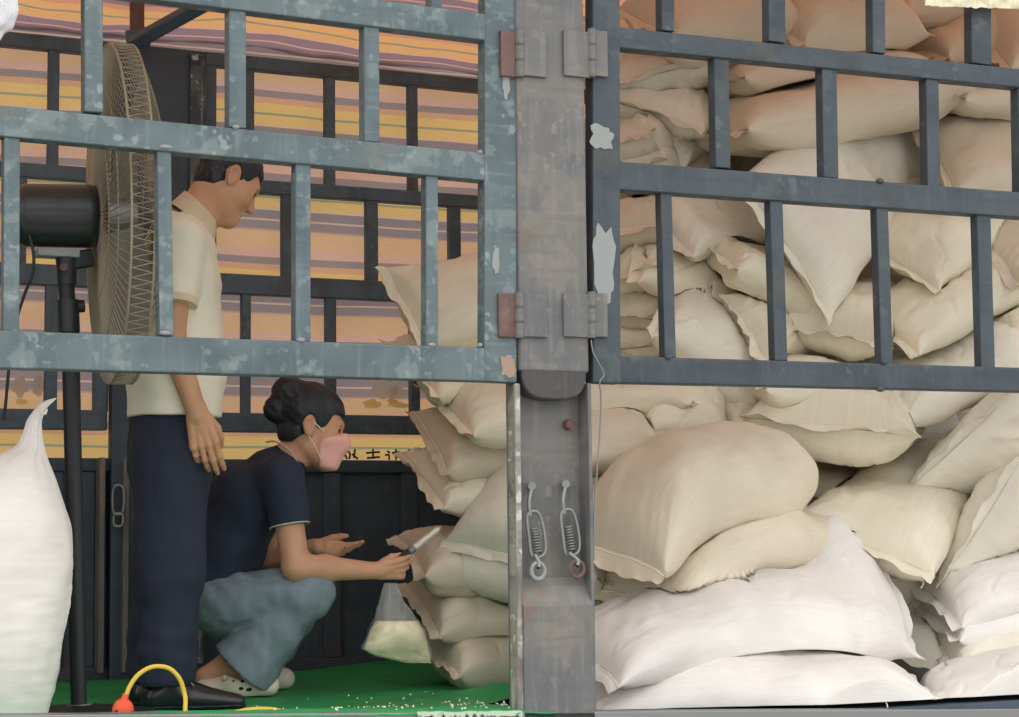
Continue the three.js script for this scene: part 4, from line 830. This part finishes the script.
  part('hair', sdfMesh((x, y, z) => smin(capF(x, y, z), bunF(x, y, z), 0.02), ...box3([H.at(0.1, 0.14, 0.07), H.at(-0.13, -0.08, -0.07), H.at(-0.19, 0.13, 0), bun], 0.07), 0.0048), hairMat, g, 'black hair tied up in a bun');
  for (const s of [1, -1]) { const e = new THREE.SphereGeometry(0.0133, 16, 12), c = H.at(0.0775, 0.004, s * 0.033); e.translate(c.x, c.y, c.z); part('eye', e, new THREE.MeshStandardMaterial({ color: 0x2a211d, roughness: 0.25 }), g); part('eyebrow', tube([H.at(0.089, 0.027, s * 0.014), H.at(0.087, 0.032, s * 0.03), H.at(0.075, 0.028, s * 0.048)], 0.003, 16, 6), hairMat, g); }
  // mask: a shell over nose, mouth and chin with ear loops
  const base0 = headField(true), maskF = H.field((x, y, z) => smax(smax(smin(base0(x, y, z), cap(V(0.08, -0.034, 0), V(0.058, -0.084, 0), 0.034, 0.038)(x, y, z) - 0.006, 0.03) - 0.005, 0.03 - x + 0.25 * Math.abs(y + 0.055), 0.008), smax(y + 0.02 - (x - 0.06) * 0.5, -0.122 - y, 0.01), 0.012));
  const mk = part('face_mask', sdfMesh(maskF, ...box3([H.at(0.12, 0.03, 0.06), H.at(0.02, -0.13, -0.06), H.at(0.12, -0.13, 0), H.at(0.02, 0.02, 0)], 0.03), 0.004), cloth([250, 186, 176], 0.9, 0.05), g, 'pink face mask');
  for (const s of [1, -1]) for (const [y0, y1] of [[-0.018, 0.016], [-0.095, -0.03]]) part('ear_loop', tube([H.at(0.045, y0, s * 0.066), H.at(0.02, (y0 + y1) / 2, s * 0.075), H.at(-0.012, y1, s * 0.08)], 0.0022, 16, 6), M.thread, mk);
  // polo shirt
  const fold = (x, y, z) => 0.008 * n3(x * 8, y * 7, z * 8) + 0.006 * n3(x * 16 + y * 8, y * 14, z * 10 + 5);
  const st = blend([oval(J(268, 482), chest, 0.085, 0.118, S, 1.52), oval(chest, waist, 0.12, 0.112, S, 1.32), oval(waist, J(214, 592), 0.112, 0.12, S, 1.3), cap(J(279, 478, 0.13), J(273, 476, -0.13), 0.075, 0.075), cap(J(276, 472), neck, 0.08, 0.058)], 0.04);
  const slE = shN.clone().lerp(elN, 0.52), slFe = shF.clone().lerp(elF, 0.52), dN = elN.clone().sub(shN).normalize(), dF = elF.clone().sub(shF).normalize();
  const cutp = (d, e, x, y, z) => (x - e.x) * d.x + (y - e.y) * d.y + (z - e.z) * d.z;
  const sN = cap(shN, slE, 0.07, 0.064), sF = cap(shF, slFe, 0.07, 0.064);
  const shirtM = cloth([40, 49, 68], 0.9, 0.16);
  part('polo_shirt', sdfMesh((x, y, z) => { let d = st(x, y, z); d = smin(d, Math.max(sN(x, y, z), cutp(dN, slE, x, y, z)), 0.03); d = smin(d, Math.max(sF(x, y, z), cutp(dF, slFe, x, y, z)), 0.03); return d + fold(x, y, z); },
    ...box3([shN, shF, slE, slFe, neck, J(212, 605, 0.2), J(212, 605, -0.2)], 0.15), 0.0075), shirtM, g, 'navy polo shirt with pale trim lines');
  const trimM = cloth([196, 190, 186]);
  const hoop = (c, d, r, t) => { const a = V().crossVectors(d, S).normalize(), b = V().crossVectors(d, a).normalize(), pts = []; for (let i = 0; i < 24; i++) { const f = i / 24 * 2 * Math.PI; pts.push(c.clone().addScaledVector(a, Math.cos(f) * r).addScaledVector(b, Math.sin(f) * r)); } return tube(pts, t, 64, 6, true); };
  part('sleeve_trim', hoop(slE.clone().addScaledVector(dN, -0.002), dN, 0.063, 0.0028), trimM, g, 'pale line round the sleeve');
  const nd = H.at(-0.026, -0.055, 0).sub(neck).normalize();
  part('collar', rod(neck.clone().addScaledVector(nd, -0.03), neck.clone().addScaledVector(nd, 0.026), 0.08, 0.062, 40, true), Object.assign(shirtM.clone(), { side: THREE.DoubleSide }), g);
  part('collar_trim', tube([J(266, 442, 0.03), J(275, 441.5, 0.06), J(287, 448, 0.085), J(297, 461, 0.085), J(303, 474, 0.06)], 0.0032, 50, 6), trimM, g, 'pale line round the collar');
  // jeans
  const jf = (x, y, z) => 0.006 * n3(x * 8 + y * 6, y * 9, z * 8) + 0.011 * n3((x + y * 0.6) * 17, (y - x * 0.8) * 3, z * 9 + 2) + 0.003 * n3(x * 26, y * 26, z * 26);
  const hemN = J(243, 668, 0.12), hemF = J(252, 662, -0.12);
  const jl = blend([oval(J(217, 588), J(216, 606), 0.118, 0.12, S, 1.3), cap(hipN, kneeN, 0.105, 0.08), cap(kneeN, kneeN.clone().lerp(hemN, 0.5), 0.068, 0.082), cap(kneeN.clone().lerp(hemN, 0.5), hemN, 0.082, 0.112), cap(hipF, kneeF, 0.105, 0.074), cap(kneeF, hemF, 0.07, 0.1)], 0.014);
  const cd = hemN.clone().sub(kneeN).normalize();
  const jeanM = new THREE.MeshStandardMaterial({ map: texture(512, (x, y, i) => { const k = 0.93 + 0.1 * N_A[i] + 0.16 * (N_C[i] - 0.5) + 0.12 * (N_V[i] - 0.5); return [130 * k, 147 * k, 156 * k]; }), roughness: 0.95, bumpMap: weaveBump, bumpScale: 0.002 });
  part('jeans', sdfMesh((x, y, z) => Math.max(jl(x, y, z) + jf(x, y, z), cutp(cd, hemN, x, y, z) - 0.004, 0.03 - y, y - J(216, 560).y), ...box3([J(200, 570, 0.2), J(200, 570, -0.2), kneeN, kneeF, hemN, hemF], 0.14), 0.0085), jeanM, g, 'faded blue jeans with wide legs');
  // clogs
  const clogM = new THREE.MeshStandardMaterial({ color: 0xe6dcc6, roughness: 0.7 }), dark = new THREE.MeshStandardMaterial({ color: 0x2a2622, roughness: 0.9 });
  const clog = (h, t, side) => {
    const heel = J(h, 684, side), toe = J(t, 686, side * 1.1), hp = (q, yy) => V(q.x, yy, q.z), mid = heel.clone().lerp(toe, 0.55);
    const list = [oval(hp(heel, 0.035), hp(mid, 0.04), 0.034, 0.04, S, 1.2), oval(hp(mid, 0.05), hp(toe, 0.045), 0.05, 0.036, S, 1.2)], f = blend(list, 0.03);
    const open = (x, y, z) => { const k = (x - heel.x) * F.x + (z - heel.z) * F.z; return (y - 0.075) + (k - 0.09) * 0.35 * (k < 0.13 ? 1 : -0.4); };
    const m = part('clog', sdfMesh((x, y, z) => Math.max(f(x, y, z), 0.013 - y, Math.min(open(x, y, z), 0.2)), ...box3([hp(heel, 0.05), hp(toe, 0.05)], 0.09), 0.006), clogM, g, 'cream rubber clog with round holes');
    for (const [k, yy] of [[0.5, 0.062], [0.62, 0.06], [0.74, 0.06], [0.6, 0.04], [0.72, 0.036]]) { const c = hp(heel.clone().lerp(toe, k), yy).addScaledVector(S, 0.058 - (yy > 0.05 ? 0.004 : 0) - Math.max(0, k - 0.6) * 0.03), e = new THREE.SphereGeometry(1, 12, 8); e.scale(0.0095, 0.006, 0.006); e.translate(c.x, c.y, c.z); part('hole', e, dark, m); }
    const rv = hp(heel.clone().lerp(toe, 0.34), 0.074).addScaledVector(S, 0.05), e = new THREE.SphereGeometry(0.009, 12, 8); e.translate(rv.x, rv.y, rv.z); part('rivet', e, clogM, m);
  };
  clog(204, 268, 0.12); clog(222, 284, -0.13);
}
// ================================================================ green sheet on the bed, spilled grain
const sheetY = (x, z) => {
  const front = lerp(0.075, 0.02, clamp((x + 1.2) / 1.5, 0, 1));
  const rise = sstep(-0.75, -0.02, z) * front;
  const ridge = 0.03 * Math.exp(-(((z + 0.95 + 0.25 * (x - 0.3)) / 0.09) ** 2)) * sstep(-0.15, 0.35, x);
  const hump = 0.05 * sstep(-1.3, -2.0, z) * sstep(-0.1, 0.7, x);
  return 0.004 + rise + ridge + hump + 0.006 * Math.abs(n3(x * 3.2, z * 5, 1)) + 0.004 * n3(x * 9, z * 12, 4) * sstep(0.0, -0.3, z) + 0.004;
};
const sheetM = new THREE.MeshStandardMaterial({ map: texture(512, (x, y, i) => { const k = 0.88 + 0.2 * N_A[i] + 0.06 * (((x >> 1) + (y >> 1)) & 1), s = sstep(0.7, 0.78, N_C[i]) * 0.3; return mix3([38 * k, 150 * k, 84 * k], [170, 186, 150], s); }), roughness: 0.55, side: THREE.DoubleSide, bumpMap: weaveBump, bumpScale: 0.004 });
{
  const g = sheet(150, 110, (a, b) => { const z = lerp(-2.26, 0.02, b), x = lerp(-1.75, lerp(1.1, -0.02, sstep(-1.5, -0.4, z)), a); const over = Math.max(0, z + 0.005); return [V(x, sheetY(x, Math.min(z, -0.005)) - over * 0.4 + 0.006 * n3(x * 14, b * 30, 6) * sstep(0.96, 1, b), z), x, z]; });
  const s = part('ground_sheet', g, sheetM); tag(s, 'wrinkled green plastic sheet spread over the truck bed', 'sheet');
}
{
  // the frayed pale edge of the sheet at the bed's rim
  const g = sheet(120, 3, (a, b) => { const x = lerp(-0.42, -0.12, a); return [V(x, sheetY(x, -0.005) + 0.006 - b * 0.012 * (1 + n3(x * 90, 1, 1)) - 0.008 + 0.004 * n3(x * 24, b * 3, 2), 0.016 + 0.01 * b + 0.008 * n3(x * 50, b * 4, 8)), x, b]; });
  const s = part('frayed_strip', g, new THREE.MeshStandardMaterial({ color: 0xaebfa8, roughness: 0.8, side: THREE.DoubleSide })); tag(s, 'frayed white plastic strip along the front edge of the green sheet', 'strip');
}
{
  const r = rng(77), N = 110, gg = new THREE.SphereGeometry(1, 6, 5), im = new THREE.InstancedMesh(gg, new THREE.MeshStandardMaterial({ color: 0xf0ead2, roughness: 0.6 }), N), mm = new THREE.Matrix4(), q = new THREE.Quaternion();
  for (let i = 0; i < N; i++) {
    const x = lerp(-0.85, 0.1, Math.pow(r(), 0.6)), z = -0.02 - (i % 3 ? Math.pow(r(), 1.4) * 0.6 : r() * 1.1), s = 0.0016 + r() * 0.0014;
    q.setFromAxisAngle(V(r(), r(), r()).normalize(), r() * 6); mm.compose(V(x, sheetY(x, z) + 0.002, z), q, V(s * 1.8, s, s)); im.setMatrixAt(i, mm);
  }
  im.name = 'spilled_grain'; scene.add(im); tag(im, 'spilled rice grains scattered along the green sheet', 'grain', null, 'stuff');
}

// ================================================================ sampler in the woman's hand and the clear bag of grain below it
{
  const tip = P(441, 526.5, -1.14), a = samplerHand, d = tip.clone().sub(a).normalize(), butt = a.clone().addScaledVector(d, -0.012), j = a.clone().addScaledVector(d, 0.055);
  const t = thing('grain_sampler', 'short steel grain sampler with a dark grip held against a sack', 'sampler', butt);
  const bright = new THREE.MeshStandardMaterial({ color: 0xdedfd8, roughness: 0.35, metalness: 0.35 });
  part('tube', rod(j, tip.clone().addScaledVector(d, -0.02), 0.011, 0.01, 18), bright, t);
  part('point', rod(tip.clone().addScaledVector(d, -0.02), tip, 0.01, 0.001, 18), bright, t);
  part('grip', rod(butt, j, 0.012, 0.0125, 18), M.blackPlastic, t);
  part('ferrule', rod(j.clone().addScaledVector(d, -0.012), j.clone().addScaledVector(d, 0.012), 0.0135, 0.0135, 18), M.dullSteel, t);
}
{
  const zc = bagHand.z, R = (px, py) => P(px, py, zc);
  // outline rows: y pixel, left, right pixel, half depth
  const rows = [[583, 384, 396, 0.012], [592, 383, 399, 0.018], [602, 380, 404, 0.03], [612, 377, 411, 0.042], [621, 375, 418, 0.052], [632, 369, 424, 0.056], [642, 365, 428, 0.052], [649, 362, 430, 0.036], [655, 372, 431, 0.02], [660, 392, 431, 0.012], [663, 405, 430, 0.004]];
  const loft = (rs, inset, wr) => { const pos = [], uv = [], n = 40; rs.forEach(([py, l, r, d], k) => { for (let i = 0; i <= n; i++) { const f = (i % n) / n * 2 * Math.PI, c = Math.cos(f), s = Math.sin(f), q = R((l + r) / 2 + (r - l) / 2 * inset * Math.sign(c) * Math.abs(c) ** 0.85, py); const w = wr * (0.006 * n3(i * 0.9, k * 0.14, 3) + 0.004 * n3(i * 2.1, k * 0.4, 9)); pos.push(q.x + w, q.y, q.z + s * d * inset + w); uv.push(i / n * 0.3, k / rs.length * 0.25); } }); return gridGeo(pos, uv, n, rs.length - 1, true); };
  const t = thing('grain_bag', 'clear plastic bag half full of pale grain held by the squatting person', 'bag', R(400, 663));
  const dense = []; for (let k = 0; k < rows.length - 1; k++) for (let q = 0; q < 4; q++) dense.push(rows[k].map((v, c) => lerp(v, rows[k + 1][c], q / 4))); dense.push(rows[rows.length - 1]);
  part('clear_film', loft(dense, 1, 1.2), new THREE.MeshPhysicalMaterial({ color: 0xffffff, transmission: 0.84, thickness: 0, roughness: 0.1, ior: 1.45, side: THREE.DoubleSide }), t, 'clear crinkled plastic film');
  const gr = rows.slice(4), top = gr[0]; const grain = loft([[top[0] + 1, (top[1] + top[2]) / 2 - 1, (top[1] + top[2]) / 2 + 1, 0.002], [top[0] + 1, top[1] + 8, top[2] - 8, 0.03], ...gr], 0.95, 0.3);
  part('grain', grain, new THREE.MeshStandardMaterial({ map: texture(256, (x, y) => { const k = 0.82 + 0.36 * N_C[(y * 2) * 512 + x * 2]; return [244 * k, 230 * k, 190 * k]; }), roughness: 0.8, bumpMap: texture(256, (x, y) => { const v = 255 * N_C[(y * 2) * 512 + x * 2]; return [v, v, v]; }, false), bumpScale: 0.004 }), t, 'pale yellow rice grain');
}

// ================================================================ tied white sack standing at the bed edge
{
  const z = -0.3, rows = [[398, 54, 57, .3], [401, 45, 54, .5], [408, 36, 47, .7], [420, 27, 42, 0.9], [434, 22, 42, 0.95], [448, 12, 44, 0.95], [462, -22, 48, 0.9], [485, -52, 58, 0.9], [510, -68, 66, 0.9], [530, -75, 71, 0.9], [560, -78, 73, 0.9], [590, -78, 71, 0.9], [620, -76, 67, 0.9], [650, -72, 62, 0.9], [680, -68, 57, 0.9], [705, -62, 51, 0.9], [722, -58, 44, 0.9], [733, -40, 28, 0.7]];
  const n = 96, pos = [], uv = [], fine = [];
  for (let k = 0; k < rows.length - 1; k++) { const m = k < 9 ? 6 : 10; for (let s = 0; s < m; s++) { const t = s / m, a = rows[k], b = rows[k + 1], p0 = rows[Math.max(0, k - 1)], p3 = rows[Math.min(rows.length - 1, k + 2)]; fine.push([0, 1, 2, 3].map((c) => { const v0 = (b[c] - p0[c]) / 2, v1 = (p3[c] - a[c]) / 2; return (2 * a[c] - 2 * b[c] + v0 + v1) * t ** 3 + (-3 * a[c] + 3 * b[c] - 2 * v0 - v1) * t * t + v0 * t + a[c]; })); } }
  fine.push(rows[rows.length - 1]);
  fine.forEach(([py, l, r, d]) => { for (let i = 0; i <= n; i++) {
    const f = (i % n) / n * 2 * Math.PI, c = Math.cos(f), s = Math.sin(f), cx = (l + r) / 2, hw = (r - l) / 2;
    const tie = sstep(500, 430, py), low = sstep(520, 560, py);
    const pleat = tie * 0.16 * n3(Math.cos(f) * 4.5, Math.sin(f) * 4.5, py * 0.006) + sstep(470, 520, py) * 0.03 * n3(c * 3, s * 3, py * 0.02);
    const ring = low * (0.012 * n3(c * 1.6, s * 1.6, py * 0.11) + 0.007 * n3(c * 2.2 + 5, s * 2.2, py * 0.24));
    const q = P(cx, py, z), sc = P(cx + 10, py, z).distanceTo(q) / 10, k = 1 + pleat + ring;
    const right = V(Math.cos(24.8 * D2R), 0, Math.sin(24.8 * D2R)), fwd = V(-Math.sin(24.8 * D2R), 0, Math.cos(24.8 * D2R));
    q.addScaledVector(right, c * hw * sc * k).addScaledVector(fwd, s * hw * sc * d * k);
    if (q.z > -0.06) q.z = -0.06; if (q.y < 0.07) q.y = 0.07;
    pos.push(q.x, q.y, q.z); uv.push(i / n * 1.2, py * 0.0027); } });
  const t = thing('tied_sack', 'white sack standing upright beside the fan with its top twisted into a curled tip', 'sack', V(P(0, 560, z).x, 0.07, z));
  part('woven_body', gridGeo(pos, uv, n, fine.length - 1, true), M.sack.white, t);
  part('loose_thread', tube([P(40, 410, z + 0.02), P(45, 414, z + 0.03), P(47, 409, z + 0.03)], 0.003, 12, 5), M.thread, t);
}

// ================================================================ standing fan
{
  const z = -0.62, c = P(118, 215, z), right = V(Math.cos(24.8 * D2R), 0, Math.sin(24.8 * D2R)), away = V(Math.sin(24.8 * D2R), 0, -Math.cos(24.8 * D2R));
  const A = right.clone().multiplyScalar(Math.cos(19.5 * D2R)).addScaledVector(away, Math.sin(19.5 * D2R)).addScaledVector(V(0, 1, 0), 0.03).normalize();
  const B = V(0, 1, 0).addScaledVector(A, -A.y).normalize(), C = V().crossVectors(A, B).normalize();
  const sc = P(128, 215, z).distanceTo(c) / 10, R = 167 * sc;
  const at = (a, r, f) => c.clone().addScaledVector(A, a).addScaledVector(B, Math.cos(f) * r).addScaledVector(C, Math.sin(f) * r);
  const t = thing('standing_fan', 'industrial standing fan with wire cage and black motor on a tall pole', 'fan', V(P(79, 715, z).x, 0.0, z));
  const wire = new THREE.MeshStandardMaterial({ color: 0xa39c86, roughness: 0.5, metalness: 0.3 });
  const guard = (name, a0, sgn) => {
    const list = [];
    for (let i = 0; i < 104; i++) { const f = i / 104 * 2 * Math.PI, pts = []; for (let k = 0; k <= 5; k++) { const u = k / 5, r = lerp(0.07, 1, u) * R, bow = (sgn > 0 ? 0.085 : 0.03) * (1 - u ** 2.6); pts.push(at(a0 + sgn * bow, r, f + 0.1 * u * sgn)); } list.push(tube(pts, 0.0019, 9, 4)); }
    for (const u of [0.2, 0.45, 0.72]) { const pts = []; for (let i = 0; i < 28; i++) pts.push(at(a0 + sgn * (sgn > 0 ? 0.085 : 0.03) * (1 - u ** 2.6), lerp(0.07, 1, u) * R, i / 28 * 2 * Math.PI)); list.push(tube(pts, 0.002, 60, 5, true)); }
    { const pts = []; for (let i = 0; i < 40; i++) pts.push(at(a0, R, i / 40 * 2 * Math.PI)); list.push(tube(pts, 0.004, 120, 6, true)); }
    const m = part(name, flatGeo(list), wire, t); m.userData.label = 'bowed wire guard';
    const hub = rod(at(a0 + sgn * (sgn > 0 ? 0.08 : 0.028), 0, 0), at(a0 + sgn * (sgn > 0 ? 0.09 : 0.034), 0, 0), 0.07 * R + 0.004, 0.07 * R, 24); part('guard_disc', hub, wire, m);
    return m;
  };
  guard('rear_guard', -0.03, -1); guard('front_guard', 0.03, 1);
  { // zigzag rim wire joining the guards
    const pts = []; for (let i = 0; i < 220; i++) pts.push(at(i & 1 ? -0.028 : 0.028, R * 1.004, i / 220 * 2 * Math.PI)); 
    const list = []; for (let i = 0; i < 220; i++) list.push(rod(pts[i], pts[(i + 1) % 220], 0.0014, 0.0014, 4)); part('rim_lattice', flatGeo(list), wire, t);
  }
  part('hub', rod(at(-0.03, 0, 0), at(0.05, 0, 0), 0.055, 0.045, 28), M.dullSteel, t);
  for (let b = 0; b < 3; b++) {
    const f0 = 0.5 + b * 2.094, g = sheet(14, 10, (u, v) => { const r = lerp(0.045, R * 0.9, u), sweep = (v - 0.5) * lerp(0.75, 0.85, u) + u * 0.25; return [at(lerp(0.055, -0.035, v) + 0.012 * Math.sin(v * 3), r, f0 + sweep), u, v]; });
    const bm = part('blade', g, new THREE.MeshStandardMaterial({ color: 0x9b968a, roughness: 0.5, metalness: 0.4, side: THREE.DoubleSide }), t);
  }
  const lm = new THREE.LatheGeometry([[0, 0.26], [0.05, 0.258], [0.078, 0.245], [0.088, 0.22], [0.09, 0.05], [0.086, 0.028], [0.05, 0.02], [0.0, 0.02]].map(([x, y]) => new THREE.Vector2(x, y)), 40);
  lm.applyQuaternion(new THREE.Quaternion().setFromUnitVectors(V(0, 1, 0), A.clone().negate())); lm.translate(c.x - A.x * 0.036, c.y - A.y * 0.036 - 0.005, c.z - A.z * 0.036);
  part('motor', lm, new THREE.MeshPhysicalMaterial({ color: 0x20292b, roughness: 0.35, clearcoat: 0.4, clearcoatRoughness: 0.25 }), t, 'glossy black motor housing');
  const pt = P(69, 262, z), pb = P(79, 712, z);
  part('bracket', bar3(P(64, 262, z), P(92, 258, z), 0.05, 0.04, 0.006), M.blackPlastic, t);
  part('bracket_plate', plainBox(P(36, 255, z).x, P(78, 255, z).x, P(60, 258, z).y, P(60, 250, z).y, z - 0.03, z + 0.03, 0.004), M.primer, t, 'pale metal mounting plate');
  part('swivel', rod(P(67, 285, z), P(66, 252, z), 0.026, 0.03, 20), M.blackPlastic, t);
  part('swivel_bolt', rod(P(64, 267, z + 0.02), P(64, 267, z + 0.045), 0.012, 0.012, 6), M.rust, t);
  part('upper_pole', rod(P(69, 330, z), P(66, 280, z), 0.0225, 0.0225, 24), M.blackTube, t);
  part('pole', rod(pb, P(70, 325, z), 0.0215, 0.025, 24), M.blackTube, t);
  part('collar', rod(P(69, 332, z), P(68, 300, z), 0.03, 0.03, 24), M.blackPlastic, t);
  { const k = P(70, 307, z), e = P(84, 306, z); const kn = part('clamp_knob', rod(k, e, 0.018, 0.018, 10), M.blackPlastic, t); part('clamp_screw', rod(P(68, 307, z), k, 0.006, 0.006, 8), M.dullSteel, kn); }
  part('base_socket', rod(P(80, 722, z), P(79.5, 704, z), 0.042, 0.036, 28), M.dullSteel, t, 'silvery pole socket');
  { const b = P(80, 722, z); const g = new THREE.LatheGeometry([[0, 0.03], [0.05, 0.03], [0.2, 0.012], [0.21, 0.0], [0, 0]].map(([x, y]) => new THREE.Vector2(x, y)), 40); g.translate(b.x, 0.03, b.z); part('base', g, M.blackPlastic, t); }
  part('cord', tube([P(26, 225, z + 0.02), P(33, 250, z + 0.05), P(33, 272, z + 0.05), P(24, 296, z + 0.02), P(14, 330, z), P(4, 420, z - 0.05)], 0.0045, 60, 8), M.blackPlastic, t);
}

// ================================================================ yellow extension cord with its orange socket
{
  const yel = new THREE.MeshStandardMaterial({ color: 0xd8b53e, roughness: 0.5 }), z = -0.12;
  const t = thing('extension_cord', 'yellow electric cord with an orange plug socket, looped on the bed edge', 'cord', P(124, 715, z));
  part('cable', tube([P(125, 700, z), P(129, 688, z), P(138, 675, z), P(152, 667, z), P(168, 668, z), P(179, 678, z), P(185, 696, z), P(187, 718, z + 0.05), P(200, 724, z + 0.05), P(226, 715, z), P(250, 709.5, z), P(276, 710, z), P(286, 714, z), P(275, 722, z)], 0.0058, 160, 10), yel, t);
  const s = new THREE.SphereGeometry(1, 24, 18), c = P(123, 710, z); s.scale(0.027, 0.029, 0.02); s.translate(c.x, c.y, c.z); const orange = new THREE.MeshStandardMaterial({ color: 0xe4512c, roughness: 0.5 });
  const pl = part('socket', s, orange, t, 'orange plug socket');
  part('strain_relief', rod(P(124, 702, z), P(125.5, 694, z), 0.0105, 0.0075, 14), orange, pl);
  for (const [px, py] of [[116.5, 711], [132, 712]]) { const q = P(px, py, z + 0.013), e = new THREE.SphereGeometry(0.0035, 8, 6); e.translate(q.x, q.y, q.z); part('socket_hole', e, M.blackPlastic, pl); }
}
// ================================================================ small things hung on the gates
{
  const t = part('tie_wire', flatGeo([tube([P(591, 340, 0.02), P(593, 352, 0.02), P(597, 360, 0.022), P(604, 375, 0.02), P(600, 381, 0.02), P(601, 398, 0.01), P(600, 430, 0.0), P(597, 470, 0.0), P(594, 515, 0.0), P(594, 560, 0.0)], 0.0022, 90, 6)]), M.dullSteel);
  tag(t, 'thin steel wire hanging down from the lower hinge of the dark gate', 'wire');
}
{
  // white net bundle on the blue-grey gate
  const c = P(-16, 4, 0.05), g = new THREE.SphereGeometry(1, 40, 30); const p = g.attributes.position;
  for (let i = 0; i < p.count; i++) { const x = p.getX(i), y = p.getY(i), z = p.getZ(i), k = 1 + 0.16 * n3(x * 2.4, y * 2.4, z * 2.4) + 0.08 * n3(x * 6, y * 3, z * 6), nk = 1 - 0.75 * sstep(0.35, 1, y); p.setXYZ(i, x * 0.078 * k * nk, (y < 0 ? y * 0.095 : y * 0.19) * k, z * 0.05 * k * nk); }
  g.computeVertexNormals(); g.translate(c.x, c.y, c.z);
  const net = new THREE.MeshStandardMaterial({ map: texture(256, (x, y) => { const v = ((x >> 2) & 1) || ((y >> 2) & 1) ? 236 : 176; return [v, v, v + 4]; }), roughness: 0.8 }); net.map.repeat.set(3, 3);
  const t = part('net_bundle', g, net); tag(t, 'white mesh bundle hanging on the upper corner of the blue-grey gate', 'bundle');
}
{
  const g = sheet(60, 8, (a, b) => { const q = P(lerp(925, 1060, a), lerp(-14, 6, b) + 4 * a + 2.5 * n3(a * 20, b, 3) * b, 0.03 + 0.012 * n3(a * 12, b * 2, 1)); return [q, a, b * 0.1]; });
  const t = part('plastic_strip', g, new THREE.MeshStandardMaterial({ map: texture(128, (x, y) => { const k = 0.9 + 0.2 * N_V[(y * 4) * 512 + x * 4]; return [226 * k, 220 * k, 190 * k]; }), roughness: 0.7, side: THREE.DoubleSide })); tag(t, 'pale plastic strip draped over the top of the dark gate', 'strip');
}
scene.traverse((o) => { if (o.isMesh) { o.castShadow = true; o.receiveShadow = true; } });
renderer.render(scene, camera);
